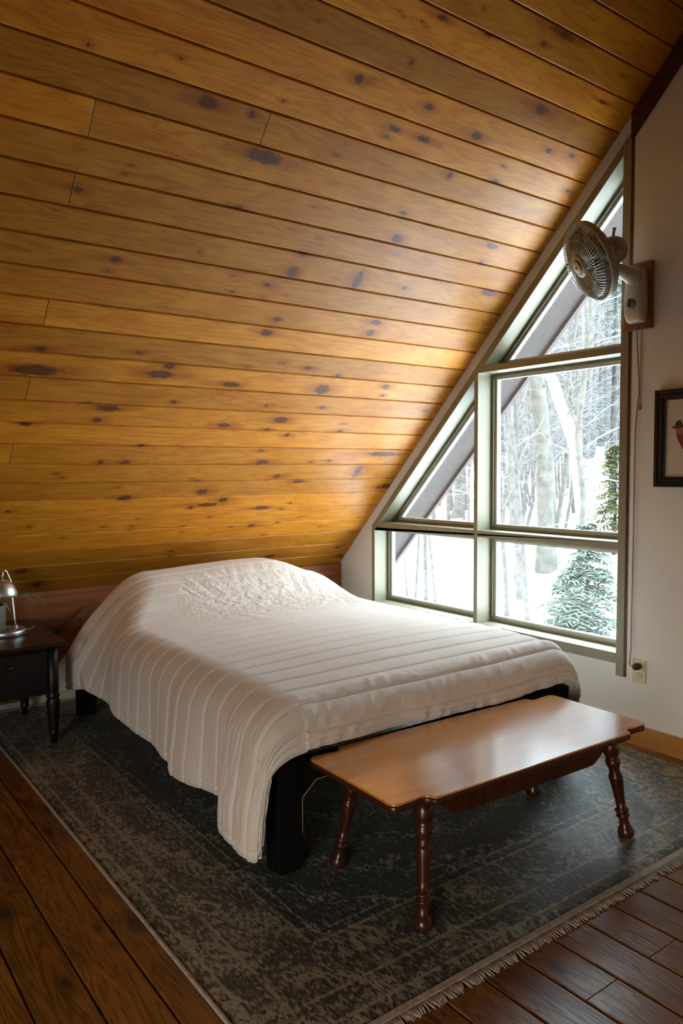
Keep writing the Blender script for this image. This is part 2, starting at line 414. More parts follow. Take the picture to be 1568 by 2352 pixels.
def table_mat(name, scr):
    t = NT(name)
    o = t.obj()
    sx = t.n('ShaderNodeSeparateXYZ', {0: o})
    X = sx.outputs[0]
    bd = t.math('FLOOR', t.math('MULTIPLY', t.math('ADD', X, 0.26), 7.6))
    g = t.noise(t.comb(t.math('MULTIPLY', X, 26.0), t.math('MULTIPLY', sx.outputs[1], 2.2), bd), 1.0, 4, 0.6, 0.9)
    fl = t.noise(t.comb(t.math('MULTIPLY', X, 300.0), t.math('MULTIPLY', sx.outputs[1], 8.0), bd), 1.0, 2)
    c = t.ramp(g, [(0.3, (0.50, 0.165, 0.014)), (0.7, (0.68, 0.26, 0.030))])
    c = t.mix(t.math('MULTIPLY', t.math('SUBTRACT', 0.55, fl, True), 0.5), c, (0.30, 0.09, 0.010, 1))
    fx = t.math('FRACT', t.math('MULTIPLY', t.math('ADD', X, 0.26), 7.6))
    seam = t.math('MULTIPLY', t.math('LESS_THAN', fx, 0.028), t.math('GREATER_THAN', t.noise(t.comb(bd, t.math('MULTIPLY', sx.outputs[1], 3.0), 0.0), 1.0, 2), 0.47))
    c = t.mix(t.math('MULTIPLY', seam, 0.5 * scr), c, (0.62, 0.36, 0.16, 1))
    # fine pale scratches
    w1 = t.noise(t.mapped(o, (9, 70, 9), (0, 0, 0.5)), 1.0, 1, 0.4, 1.6); w2 = t.noise(t.mapped(o, (60, 8, 9), (0, 0, 0.35)), 1.0, 1, 0.4, 1.8)
    pm = t.math('GREATER_THAN', t.noise(t.mapped(o, (5, 4, 4)), 1.0, 2), 0.56)
    s1 = t.math('MULTIPLY', t.math('ADD', t.math('LESS_THAN', t.math('ABSOLUTE', t.math('SUBTRACT', w1, 0.5)), 0.008), t.math('LESS_THAN', t.math('ABSOLUTE', t.math('SUBTRACT', w2, 0.5)), 0.008)), pm)
    c = t.mix(t.math('MULTIPLY', s1, 0.16 * scr), c, (0.75, 0.50, 0.28, 1))
    t.col(c)
    t.rough(t.math('ADD', t.math('MULTIPLY', t.noise(o, 4, 2), 0.10), 0.13))
    t.b.inputs['Coat Weight'].default_value = 0.9
    t.b.inputs['Coat IOR'].default_value = 1.6
    t.b.inputs['Coat Roughness'].default_value = 0.16
    return t.m
M_TABLE = table_mat('glossy_maple_top', 1.0)
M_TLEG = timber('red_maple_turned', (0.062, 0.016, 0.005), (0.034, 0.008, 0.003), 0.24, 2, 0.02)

# ------------------------------------------------------------------ structure
S2 = math.cos(math.radians(45.2013)); S3 = math.sin(math.radians(45.2013)); ZK = 0.6438
KNOTS = [(-2.503,2.927,0.008,0.01),(-2.2,2.98,0.008,0.007),(-2.06,2.868,0.048,0.025),(-2.272,2.58,0.007,0.005),(-2.287,2.545,0.005,0.006),(-2.436,2.448,0.019,0.014),(-2.238,2.195,0.026,0.015),(-2.253,2.139,0.013,0.009),(-2.505,2.353,0.004,0.004),(-1.901,2.295,0.007,0.011),(-2.023,1.756,0.02,0.011),(-1.857,1.694,0.031,0.016),(-1.769,1.483,0.017,0.011),(-2.189,1.451,0.015,0.007),(-2.085,1.424,0.056,0.02),(-2.12,1.348,0.026,0.016),(-2.441,1.308,0.027,0.011),(-1.858,1.187,0.021,0.009),(-2.043,1.068,0.016,0.021),(-1.914,1.069,0.026,0.018),(-2.243,0.993,0.008,0.008),(-2.208,0.962,0.012,0.009),(-1.499,0.946,0.008,0.007),(-1.462,0.927,0.015,0.009),(-1.401,0.835,0.032,0.023),(-1.904,0.881,0.011,0.006),(-1.854,0.803,0.043,0.024),(-1.432,0.705,0.012,0.017),(-1.332,0.724,0.064,0.016),(-2.428,0.726,0.017,0.01),(-2.308,0.6,0.01,0.009),(-1.911,0.571,0.012,0.009),(-1.753,0.568,0.01,0.007),(-1.754,0.534,0.011,0.007),(-1.726,0.628,0.007,0.008),(-1.425,0.542,0.008,0.008),(-1.416,0.488,0.01,0.008),(-2.118,0.494,0.008,0.007),(-1.276,0.612,0.012,0.009),(-1.434,0.311,0.015,0.012),(-1.425,0.264,0.013,0.008),(-2.293,0.232,0.034,0.022),(-2.186,0.099,0.028,0.029),(-2.45,1.618,0.114,0.031),(-2.45,1.732,0.033,0.017),(-1.892,1.645,0.082,0.024),(-1.51,3.116,0.024,0.018),(-1.444,3.132,0.009,0.006),(-1.779,2.953,0.009,0.007),(-1.14,3.11,0.024,0.016),(-1.251,2.988,0.034,0.013),(-1.083,2.987,0.046,0.014),(-1.273,2.949,0.013,0.011),(-1.88,2.875,0.013,0.018),(-1.467,2.82,0.014,0.008),(-1.776,2.737,0.087,0.028),(-1.465,2.592,0.012,0.005),(-1.004,2.662,0.031,0.011),(-1.802,2.515,0.029,0.01),(-1.373,2.463,0.008,0.006),(-1.356,2.429,0.008,0.005),(-1.416,2.372,0.026,0.013),(-1.432,2.276,0.028,0.034),(-1.218,2.395,0.009,0.005),(-1.069,2.293,0.023,0.054),(-0.774,2.297,0.02,0.013),(-0.966,2.538,0.031,0.024),(-1.529,2.19,0.023,0.012),(-1.529,2.127,0.009,0.008),(-1.717,2.209,0.008,0.006),(-1.692,2.131,0.012,0.008),(-1.417,2.156,0.009,0.006),(-1.315,3.234,0.008,0.014),(-1.843,3.252,0.004,0.003),(-1.759,3.241,0.006,0.005),(-1.312,3.155,0.005,0.003),(-1.349,3.372,0.008,0.005),(-1.395,3.367,0.006,0.004),(-1.323,3.364,0.007,0.005),(-1.433,3.362,0.005,0.003),(-1.458,3.375,0.005,0.004),(-1.404,2.021,0.026,0.02),(-1.429,1.941,0.036,0.02),(-0.834,2.012,0.028,0.023),(-0.835,2.079,0.042,0.018),(-1.258,1.774,0.014,0.008),(-1.458,1.732,0.014,0.008),(-1.104,1.757,0.034,0.012),(-0.891,1.725,0.023,0.013),(-1.503,1.614,0.048,0.016),(-0.95,1.624,0.05,0.034),(-0.527,1.676,0.028,0.02),(-0.514,1.61,0.016,0.01),(-1.247,1.49,0.021,0.012),(-0.888,1.498,0.017,0.012),(-0.119,1.515,0.016,0.01),(-1.117,1.395,0.05,0.022),(-1.444,1.342,0.041,0.016),(-1.174,1.321,0.02,0.012),(-1.028,1.284,0.02,0.015),(-0.677,1.383,0.018,0.006),(-0.674,1.328,0.03,0.011),(-1.099,1.07,0.047,0.02),(-0.238,1.146,0.128,0.02),(-1.142,1.163,0.02,0.009),(-0.634,1.087,0.019,0.011),(-0.762,1.075,0.011,0.008),(-0.95,0.953,0.029,0.02),(-0.362,0.992,0.027,0.056),(-0.776,0.908,0.035,0.014),(-0.041,0.85,0.042,0.025),(-0.101,0.838,0.016,0.012),(-1.243,0.762,0.034,0.022),(-0.948,0.678,0.063,0.017),(-0.75,0.713,0.011,0.008),(-0.602,0.575,0.011,0.007),(-0.953,0.514,0.033,0.015),(-0.763,0.527,0.009,0.007),(-1.095,0.511,0.01,0.008),(-0.399,0.468,0.011,0.007),(-0.821,0.417,0.012,0.009),(-0.126,0.22,0.018,0.013),(-0.046,0.113,0.035,0.022),(-0.676,0.183,0.053,0.019),(-0.786,0.654,0.01,0.008),(-1.111,3.497,0.008,0.007),(-1.271,3.412,0.033,0.011),(-1.028,3.425,0.021,0.006),(-0.74,3.484,0.015,0.011),(-0.66,3.544,0.078,0.014),(-0.231,3.387,0.042,0.007),(-0.561,3.263,0.046,0.021),(-0.828,3.069,0.032,0.017),(-0.376,3.118,0.022,0.013),(-0.215,3.131,0.021,0.01),(-0.106,2.976,0.02,0.009),(-0.59,2.987,0.014,0.007),(-0.586,2.915,0.024,0.01),(-0.86,2.878,0.015,0.019),(-0.379,2.614,0.056,0.015),(-0.213,3.511,0.011,0.006),(-0.201,2.359,0.059,0.019),(-0.377,2.517,0.015,0.015),(0.222,3.086,0.01,0.005)]

def boards(name, seams, a0, a1, da, place, mat, knots, joints, seed, extra_pitch=0.02):
    """one surface of boards: seams across (v), a0..a1 along; place(a, v, h) -> point, h below the face"""
    rng = np.random.default_rng(seed)
    V = []; F = []; T = []; GY = []; GV = []; KD = []; KH = []
    kn = np.array(knots) if len(knots) else np.zeros((0, 4))
    for i in range(len(seams) - 1):
        v0, v1 = seams[i], seams[i + 1]
        cuts = [a0] + sorted(joints.get(i, [])) + [a1]
        for c in range(len(cuts) - 1):
            b0, b1 = cuts[c], cuts[c + 1]
            tone = rng.random(); oy = rng.random() * 40; ov = rng.random() * 5
            w = v1 - v0
            vv = np.array([0.0012, 0.0014, 0.0035, 0.0060] + list(np.linspace(0.012, w - 0.012, 10)) + [w - 0.0060, w - 0.0035, w - 0.0014, w - 0.0012]) + v0
            hh = np.array([0.016, 0.0060, 0.0022, 0.0] + [0.0] * 10 + [0.0, 0.0022, 0.0060, 0.016])
            na = max(2, int((b1 - b0) / da))
            aa = np.concatenate(([b0 + 0.0012, b0 + 0.0013, b0 + 0.0016], np.linspace(b0 + 0.002, b1 - 0.002, na), [b1 - 0.0016, b1 - 0.0013, b1 - 0.0012]))
            ha = np.concatenate(([0.016, 0.0006, 0.0002], np.zeros(na), [0.0002, 0.0006, 0.016]))
            A, VV = np.meshgrid(aa, vv, indexing='ij')
            H = np.maximum(hh[None, :], ha[:, None])
            kd = np.full(A.shape, 9.0); kh = np.full(A.shape, 9.0); warp = np.zeros(A.shape)
            cup = 0.0
            if len(kn):
                near = kn[(kn[:, 1] > v0 - 0.02) & (kn[:, 1] < v1 + 0.02) & (kn[:, 0] > b0 - 0.3) & (kn[:, 0] < b1 + 0.3)]
                for (ky, kv, ka, kb) in near:
                    dd = np.hypot((A - ky) / ka, (VV - kv) / kb)
                    kd = np.minimum(kd, dd)
                    kh = np.minimum(kh, np.hypot((A - ky) / (ka * 2.6 + .012), (VV - kv) / (kb * 1.25 + .004)))
                    da_ = (A - ky) / (ka * 2.2 + 0.02); dv_ = (VV - kv)
                    warp += np.sign(dv_) * (kb * 0.9) * np.exp(-da_ ** 2) * np.exp(-np.abs(dv_) / (kb * 1.6 + 0.004))
            base = len(V)
            P = place(A.ravel(), VV.ravel(), H.ravel())
            V.extend(P.tolist())
            n, m = A.shape
            idx = np.arange(n * m).reshape(n, m) + base
            q = np.stack([idx[:-1, :-1], idx[1:, :-1], idx[1:, 1:], idx[:-1, 1:]], -1).reshape(-1, 4)
            F.extend(q.tolist())
            T.append(np.full(n * m, tone)); GY.append((A + oy).ravel()); GV.append((VV - warp + ov).ravel()); KD.append(kd.ravel()); KH.append(kh.ravel())
    me = bpy.data.meshes.new(name)
    me.from_pydata(V, [], F)
    for nm, arr in (('tone', T), ('gy', GY), ('gv', GV), ('kd', KD), ('kh', KH)):
        at = me.attributes.new(nm, 'FLOAT', 'POINT'); at.data.foreach_set('value', np.concatenate(arr).astype(np.float32))
    me.polygons.foreach_set('use_smooth', [False] * len(F))
    me.materials.append(mat)
    o = bpy.data.objects.new(name, me); COL.objects.link(o)
    return o

# ceiling: the near slope in boards, with the far slope behind the viewer
seam_u = [-0.0014, 0.1421, 0.2666, 0.3988, 0.5315, 0.6619, 0.7925, 0.9214, 1.0527, 1.1848, 1.3144, 1.4465, 1.5786, 1.7104, 1.8429, 1.9747, 2.1095, 2.2421, 2.3761, 2.5072, 2.6391, 2.7735, 2.9056, 3.0365, 3.1708, 3.3009, 3.4330, 3.5622]
while seam_u[-1] < 4.95: seam_u.append(seam_u[-1] + 0.132)
seam_u.append(5.11)
def ceil_place(a, v, h):
    return np.stack([v * S2 + h * -S3, a, ZK + v * S3 + h * S2], -1)
cj = {}
for i, lst in {20: [-2.445], 21: [-1.81], 18: [-2.459], 14: [-2.455], 11: [-2.462], 8: [-2.473], 5: [-2.49], 23: [-2.60], 16: [-3.1], 19: [-3.3], 22: [-3.0]}.items(): cj[i] = lst
ceiling = boards('ceiling', seam_u, -5.5, 0.0, 0.012, ceil_place, M_CEIL, KNOTS, cj, 11)
def add_to(o, mb):
    bm = bmesh.new(); bm.from_mesh(o.data)
    vs = [bm.verts.new(v) for v in mb.v]
    for f in mb.f: bm.faces.new([vs[i] for i in f])
    bm.to_mesh(o.data); bm.free()
extra = MB()
extra.prism([(-0.12, ZK + 0.02 - 0.12), (-0.24, ZK + 0.02), (3.6, ZK + 3.79 + 0.02), (3.6, ZK + 3.63 + 0.02)], -5.64, 0.165)     # roof deck above the boards
extra.prism([(3.6, 4.265), (3.6, 4.43), (7.36, ZK + 0.02), (7.2, ZK)], -5.64, 0.165)
add_to(ceiling, extra)
tag(ceiling, 'sloping ceiling of varnished knotty pine boards', 'ceiling', kind='structure')

# floor boards
fl_seam = [-5.5] + [round(-1.460 - 0.14345 * k, 4) for k in range(28, -11, -1)]
fl_seam = [s for s in fl_seam if s >= -5.5 and s <= 0.0]
if fl_seam[-1] < 0: fl_seam.append(0.0)
def floor_place(a, v, h): return np.stack([a, v, -h], -1)
fj = {}
for i in range(len(fl_seam) - 1):
    c = 0.5 * (fl_seam[i] + fl_seam[i + 1])
    if abs(c + 1.675) < 0.05 or abs(c + 1.39) < 0.05: fj[i] = [3.426]
    elif i % 3 == 0: fj[i] = [4.4 + 0.3 * (i % 4)]
    else: fj[i] = [5.1]
fk = [(2.359, -2.639, .02, .012), (2.408, -2.542, .03, .018), (2.561, -2.789, .028, .014), (1.656, -2.582, .025, .012), (2.118, -2.844, .03, .02), (3.31, -1.70, .018, .012), (3.377, -1.814, .02, .012), (1.45, -2.53, .02, .01), (3.6, -1.5, .015, .01), (3.2, -1.95, .012, .008), (2.9, -2.72, .02, .012), (3.5, -1.25, .016, .01)]
floor = boards('floor', fl_seam, 0.0, 7.2, 0.02, floor_place, M_FLOOR, fk, fj, 5)
fb = MB().box(0, 7.2, -5.5, 0, -0.2, -0.0145)
add_to(floor, fb)
tag(floor, 'worn wide pine plank floor', 'floor', kind='structure')

# gable wall with the trapezoid window opening
XL, XR, ZB, CO = 0.400, 2.396, 0.3806, 0.565
TAN = S3 / S2
zl, zr = XL * TAN + CO, XR * TAN + CO
WD = 0.17
w = MB()
KW = ZK + 0.012
w.prism([(-.1, 0), (XL, 0), (XL, KW + XL * TAN), (-.1, KW - .1 * TAN)], 0, WD)
w.prism([(XL, 0), (XR, 0), (XR, ZB), (XL, ZB)], 0, WD)
w.prism([(XL, zl), (XR, zr), (XR, KW + XR * TAN), (XL, KW + XL * TAN)], 0, WD)
w.prism([(XR, 0), (7.2, 0), (7.2, ZK), (3.6, KW + 3.6 * TAN), (XR, KW + XR * TAN)], 0, WD)
wall_back = w.build('wall_back', M_WALL)
tag(wall_back, 'white gable wall around the slanted window', 'wall', kind='structure')
wl = MB().box(-0.12, -0.0, -5.5, 0, -0.02, ZK + 0.02).build('wall_left', M_WALL)
tag(wl, 'low white knee wall behind the bed head', 'wall', kind='structure')
wr = MB().box(7.2, 7.32, -5.5, 0, -0.02, ZK).build('wall_right', M_WALL)
tag(wr, 'low white knee wall on the right side', 'wall', kind='structure')
wf = MB()
RX0, RX1, RZ0, RZ1 = 4.35, 6.50, 0.12, 1.80  # opening of the added window, sized for fill light
wf.box(0, 3.6, -5.65, -5.5, 0, ZK)
wf.prism([(0, ZK), (3.6, ZK), (3.6, ZK + 3.6 * TAN)], -5.65, -5.5)
wf.box(3.6, RX0, -5.65, -5.5, 0, 2.0)
wf.box(RX1, 7.2, -5.65, -5.5, 0, ZK)
wf.box(RX0, RX1, -5.65, -5.5, 0, RZ0)
wf.prism([(3.6, 2.0), (RX0, 2.0), (RX0, ZK + (7.2 - RX0) * TAN), (3.6, ZK + 3.6 * TAN)], -5.65, -5.5)
wf.prism([(RX0, RZ1), (7.2 - (RZ1 - ZK) / TAN, RZ1), (RX0, ZK + (7.2 - RX0) * TAN)], -5.65, -5.5)
wf.prism([(RX1, ZK), (7.2, ZK), (RX1, ZK + (7.2 - RX1) * TAN)], -5.65, -5.5)
wf = wf.build('wall_front', M_DOCK)
tag(wf, 'pine panelled gable wall behind the viewer', 'wall', kind='structure')

# timber plate, brace and dark rake board
b = MB()
b.v = [(0.001, -5.5, .438), (.035, -5.5, .438), (.035, -5.5, .664), (.001, -5.5, .636), (0.001, -.001, .438), (.035, -.001, .438), (.035, -.001, .664), (.001, -.001, .636)]
b.f = [(0, 1, 2, 3), (4, 5, 6, 7), (0, 1, 5, 4), (1, 2, 6, 5), (2, 3, 7, 6), (3, 0, 4, 7)]; b.sm = [False] * 6
b = b.build('trim_1', M_TIMBER)
tag(b, 'reddish horizontal timber beam under the pine ceiling', 'beam', kind='structure')
br = MB()
dirv = Vector((0, -0.679, -0.734)); nrm = Vector((0, 0.734, -0.679))
p0 = Vector((0, -1.80, 0.698)); 
poly = [p0 - dirv * 0.03, p0 + dirv * 0.80, p0 + dirv * 0.80 + nrm * 0.105, p0 - dirv * 0.03 + nrm * 0.105]
poly = [(-1.925, 0.558), (-2.405, 0.060), (-2.262, 0.060), (-1.80, 0.540), (-1.78, 0.558)]
br.prism(poly, 0.036, 0.085, 'x')
br = br.build('trim_2', M_BRACE, bevel=0.003)
tag(br, 'diagonal pegged timber brace between bed and nightstand', 'brace', kind='structure')
MB().lathe([(0.0, 0), (0.010, 0.002), (0.010, 0.012), (0.006, 0.018), (0, 0.019)], (0.084, -1.934, 0.492), (1, 0, 0), 12).build('wooden_peg', M_BASE, br)
rk = MB()
d0 = 2.398
rk.prism([(d0, d0 * TAN + ZK - 0.128), (3.6, 3.6 * TAN + ZK - 0.098), (3.6, 3.6 * TAN + ZK - 0.006), (d0, d0 * TAN + ZK - 0.006)], -0.022, -0.001)
rk.prism([(3.6, 3.6 * TAN + ZK - 0.098), (7.1, ZK + 0.1 - 0.098), (7.1, ZK + 0.1 - 0.006), (3.6, 3.6 * TAN + ZK - 0.006)], -0.022, -0.001)
rk = rk.build('trim_3', M_DARKTRIM, bevel=0.002)
tag(rk, 'dark stained rake board where wall meets ceiling', 'trim', kind='structure')
bb = MB().box(0.02, 7.18, -0.020, -0.001, 0.0, 0.099).build('baseboard_back', M_BASE, bevel=0.003)
tag(bb, 'golden pine baseboard along the gable wall', 'baseboard', kind='structure')
bl = MB().box(0.001, 0.016, -5.48, -0.03, 0.0, 0.055).build('baseboard_left', M_MAT, bevel=0.003)
tag(bl, 'pale baseboard along the knee wall', 'baseboard', kind='structure')

# ------------------------------------------------------------------ window
def inset(poly, d):
    n = len(poly); out = []
    ar = sum(poly[i][0] * poly[(i + 1) % n][1] - poly[(i + 1) % n][0] * poly[i][1] for i in range(n))
    s = 1 if ar > 0 else -1
    L = []
    for i in range(n):
        a = Vector(poly[i]); b_ = Vector(poly[(i + 1) % n]); e = (b_ - a).normalized(); nn = Vector((-e.y, e.x)) * s
        L.append((a + nn * d, e))
    for i in range(n):
        p, e = L[i - 1]; q, f = L[i]
        den = e.x * f.y - e.y * f.x
        t_ = ((q.x - p.x) * f.y - (q.y - p.y) * f.x) / den
        out.append((p.x + e.x * t_, p.y + e.y * t_))
    return out
win = empty('window_1', (1.4, 0, 0.38), 'tall slanted window of five panes with olive painted frame', 'window', kind='structure')
CI = 0.505; IL, IR = 0.430, 2.349
M0, M1 = 1.3726, 1.4024
T1B, T1T, MB_, MT_ = 1.925, 1.962, 0.953, 0.992
SI = 0.433
def sl(x): return x * TAN + CI
fr = MB()
Y0, Y1 = -0.004, 0.115
fr.prism([(XL, ZB), (IL, SI - 0.0), (IL, sl(IL)), (XL, zl)], Y0, 0.168)
fr.prism([(XL, ZB), (XR, ZB), (XR, SI), (XL, SI)], Y0, 0.168)
fr.prism([(IL, sl(IL)), (IR, sl(IR)), (XR, zr), (XL, zl)], Y0, 0.168)
fr.prism([(IR, 0.320), (XR - 0.003, 0.320), (XR - 0.003, zr - 0.01), (IR, sl(IR) - 0.002)], Y0 - 0.002, 0.168)
fr.prism([(M0, SI), (M1, SI), (M1, sl(M1)), (M0, sl(M0))], Y0, 0.168)
fr.prism([(IL, MB_), (IR, MB_), (IR, MT_), ((MT_ - CI) / TAN, MT_), (IL, sl(IL) - 0.0)], Y0 + 0.001, 0.167)
xt = (T1B - CI) / TAN
fr.prism([(xt, T1B), (IR, T1B), (IR, T1T), ((T1T - CI) / TAN, T1T)], Y0 + 0.001, 0.167)
def wpart(mb, name, m, parent=win, **k):
    o = mb.build(name, m, None, **k); set_parent_keep(o, parent); return o
wpart(fr, 'window_frame', M_PAINT, bevel=0.0015, seg=1)
dk = MB().box(XR - 0.003, XR + 0.010, -0.003, 0.004, 0.322, zr + 0.03)
wpart(dk, 'casing_gap', M_DARKTRIM)
lites = [[(IL, SI), (M0, SI), (M0, MB_), (IL, MB_)],
         [(M1, SI), (IR, SI), (IR, MB_), (M1, MB_)],
         [((MT_ - CI) / TAN, MT_), (M0, MT_), (M0, sl(M0))],
         [(M1, MT_), (IR, MT_), (IR, T1B), (xt + 0.002, T1B), (M1, sl(M1))] if sl(M1) < T1B else [(M1, MT_), (IR, MT_), (IR, T1B), (M1, T1B)],
         [((T1T - CI) / TAN, T1T), (IR, T1T), (IR, sl(IR))]]
if len(lites[3]) == 5: lites[3] = [(M1, MT_), (IR, MT_), (IR, T1B), (M1, T1B)]
for L in lites:
    a, b_, c = inset(L, 0.018), inset(L, 0.034), inset(L, 0.030)
    st = MB().ring(inset(L, 0.0005), a, 0.112, 0.140); wpart(st, 'glazing_stop', M_STOP)
    sa = MB().ring(inset(L, 0.0175), b_, 0.128, 0.158); wpart(sa, 'sash', M_SASH)
    wpart(MB().prism(c, 0.143, 0.147), 'pane', M_GLASS)
fill_win = empty('fill_window', ((RX0 + RX1) / 2, -5.6, RZ0), 'unseen window added behind the viewer for fill light', 'window', kind='structure')  # added out of view, to bring fill light into the room
R = [(RX0, RZ0), (RX1, RZ0), (RX1, ZK + (7.2 - RX1) * TAN), (7.2 - (RZ1 - ZK) / TAN, RZ1), (RX0, RZ1)]
wpart(MB().ring(R, inset(R, 0.05), -5.64, -5.5), 'window_frame', M_PAINT, fill_win)

# ------------------------------------------------------------------ outside: ground, roof overhang
GX = [0, 3, 4.5, 6, 7, 8, 9, 12, 20, 40, 75]; GZ = [-1.6, -1.45, -1.30, -1.10, -0.92, -0.50, -0.27, 0.0, 0.9, 4.2, 12]
def gz(x, y):
    return np.interp(y, GX, GZ) + 0.10 * (fbm(np.asarray(x) * 0.5 + 31, np.asarray(y) * 0.5 + 12, 3, 3) - 0.45) * np.clip(np.asarray(y) / 4, 0, 1)
xs = np.linspace(-75, 14, 180); ys = np.concatenate((np.linspace(0.175, 14, 90), np.linspace(14.6, 75, 70)))
XX, YY = np.meshgrid(xs, ys, indexing='ij'); ZZ = gz(XX, YY)
g = MB(); n, m = XX.shape
idx = np.arange(n * m).reshape(n, m)
g.add(np.stack([XX.ravel(), YY.ravel(), ZZ.ravel()], -1).tolist(), np.stack([idx[:-1, :-1], idx[1:, :-1], idx[1:, 1:], idx[:-1, 1:]], -1).reshape(-1, 4).tolist(), True)
g = g.build('ground', M_SNOW)
tag(g, 'snow covered hillside outside the window', 'snow', kind='structure')
ov = empty('roof_overhang', (1.2, 0.3, 2.0), 'brown roof overhang seen through the window', 'roof', kind='structure')
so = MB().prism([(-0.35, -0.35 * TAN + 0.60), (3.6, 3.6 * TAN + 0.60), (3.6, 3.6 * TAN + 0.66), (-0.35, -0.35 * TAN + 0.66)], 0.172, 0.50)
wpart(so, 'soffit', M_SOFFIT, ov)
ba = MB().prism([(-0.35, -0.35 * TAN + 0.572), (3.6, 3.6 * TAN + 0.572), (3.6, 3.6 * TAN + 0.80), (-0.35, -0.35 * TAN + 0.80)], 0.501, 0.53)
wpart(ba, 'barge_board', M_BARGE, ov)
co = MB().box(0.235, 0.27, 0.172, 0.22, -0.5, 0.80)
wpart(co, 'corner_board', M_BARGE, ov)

# ------------------------------------------------------------------ trees
def trunk_pts(path, r0, r1, ext=0):
    return path, [r0 + (r1 - r0) * i / (len(path) - 1) for i in range(len(path))]
def branchy(mb, pts, radii, nb, rng, lmin=0.5, lmax=1.6, start=0.25, rr=0.35, seg=5, upb=0.35, depth=1):
    pts = [Vector(p) for p in pts]
    n = len(pts)
    for _ in range(nb):
        t = start + (1 - start) * rng.random()
        i = min(int(t * (n - 1)), n - 2); f = t * (n - 1) - i
        p = pts[i].lerp(pts[i + 1], f); rb = radii[i] * (1 - f) + radii[i + 1] * f
        a = rng.random() * 2 * PI
        d = Vector((math.cos(a), math.sin(a), upb + rng.uniform(-0.5, 0.7))).normalized()
        L = rng.uniform(lmin, lmax); q = [p]
        k = 5
        for s in range(k):
            d = (d + Vector((rng.uniform(-.28, .28), rng.uniform(-.28, .28), rng.uniform(-.18, .25)))).normalized()
            q.append(q[-1] + d * L / k)
        r0 = max(min(rb * rr, 0.02), 0.004)
        rad = [r0 + (0.0025 - r0) * s / k for s in range(k + 1)]
        mb.tube(q, rad, 4)
        if depth: branchy(mb, q, rad, 3, rng, L * .25, L * .6, 0.2, 0.7, 4, 0.2, depth - 1)

def tree(name, path, r0, r1, mat, label, cat='tree', group=None, nb=14, seed=0, up_to=7.5, lmax=1.5, twig=M_TWIG, flare=1.35):
    rng = random.Random(seed)
    base = Vector(path[0]); base.z = float(gz(base.x, base.y)) - 0.05
    P = [base] + [Vector(p) for p in path[1:]]
    d = (P[-1] - P[-2]).normalized()
    while P[-1].z < up_to:
        d = (d + Vector((rng.uniform(-.06, .06), rng.uniform(-.06, .06), 0.05))).normalized()
        P.append(P[-1] + d * 0.9)
    # resample smooth with wobble
    Q = []
    for i in range(len(P) - 1):
        for s in range(3):
            f = s / 3
            q = P[i].lerp(P[i + 1], f)
            if Q: q += Vector((rng.uniform(-1, 1), rng.uniform(-1, 1), 0)) * r0 * 0.12
            Q.append(q)
    Q.append(P[-1])
    n = len(Q)
    rad = [r0 + (r1 - r0) * i / (n - 1) for i in range(n)]
    rad[0] *= flare
    e = empty(name, base, label, cat, group)
    loc = [q - base for q in Q]
    MB().tube(loc, rad, 10).build('trunk', mat, e)
    if nb:
        mb = MB(); branchy(mb, loc, rad, nb, rng, 0.5, lmax, 0.12)
        tag(mb.build('branches', twig, e), kind='stuff')
    return e

tree('maple_tree', [(-4.40, 8, -.44), (-4.47, 8, 1.57), (-4.67, 8, 3.05)], .165, .11, M_BARK2, 'thickest grey trunk in the middle of the large right pane', nb=26, seed=1, lmax=2.2)
tree('birch_tree', [(-4.28, 9, -.3), (-4.45, 9, 1.0), (-4.54, 9, 1.74), (-4.8, 9, 2.43), (-5.17, 9, 3.24)], .125, .08, M_BIRCH, 'leaning white birch trunk right of the thick grey trunk', nb=10, seed=2)
tree('beech_tree', [(-3.01, 7, .31), (-2.89, 7, .84), (-2.99, 7, 1.61), (-3.03, 7, 1.89), (-2.94, 7, 2.57)], .055, .03, M_BARK2, 'crooked grey tree just right of the leaning birch', nb=18, seed=3)
tree('beech_tree', [(-4.62, 7.5, .18), (-4.67, 7.5, 1.01), (-4.7, 7.5, 1.96)], .062, .035, M_BARK, 'mottled grey trunk at left side of the large right pane', nb=16, seed=4)
tree('beech_tree', [(-4.16, 7, -.94), (-4.2, 7, -.26), (-4.32, 7, .57)], .062, .04, M_BARK, 'grey trunk with base in snow at left of lower right pane', nb=8, seed=5)
tree('young_beech', [(-3.59, 6, -1.08), (-3.65, 6, -.2), (-3.7, 6, .22)], .038, .02, M_BARK, 'slim trunk beside the left edge of the lower right pane', nb=8, seed=6)
tree('young_beech', [(-3.17, 6, -1.1), (-3.23, 6, -.43), (-3.28, 6, .21)], .042, .022, M_BARK, 'slim straight trunk right of the trunk based in snow', nb=8, seed=7)
tree('young_beech', [(-5.79, 6, -1.1), (-5.72, 6, -.41), (-5.68, 6, .19)], .022, .014, M_BARK, 'thin sapling left of the thickest stem in lower left pane', nb=4, seed=8, up_to=3)
tree('young_beech', [(-5.49, 6, -1.18), (-5.51, 6, -.39), (-5.53, 6, .19)], .036, .022, M_BARK, 'thickest stem standing in snow in the lower left pane', nb=3, seed=9, up_to=4)
tree('young_beech', [(-5.23, 6, -1.1), (-5.32, 6, -.45), (-5.42, 6, .2)], .023, .014, M_BARK, 'bent sapling right of the thickest stem in lower left pane', nb=3, seed=10, up_to=3)
tree('young_beech', [(-6.22, 6.2, -1.1), (-6.29, 6.2, -.48), (-6.32, 6.2, -.19)], .018, .010, M_BARK, 'leftmost thin sapling in the lower left pane', nb=2, seed=11, up_to=2.4)
tree('beech_tree', [(-10.65, 12, -.02), (-10.62, 12, .83), (-10.58, 12, 1.56)], .13, .09, M_BARK2, 'flared grey trunk in the left triangular pane', nb=10, seed=12, flare=2.0)
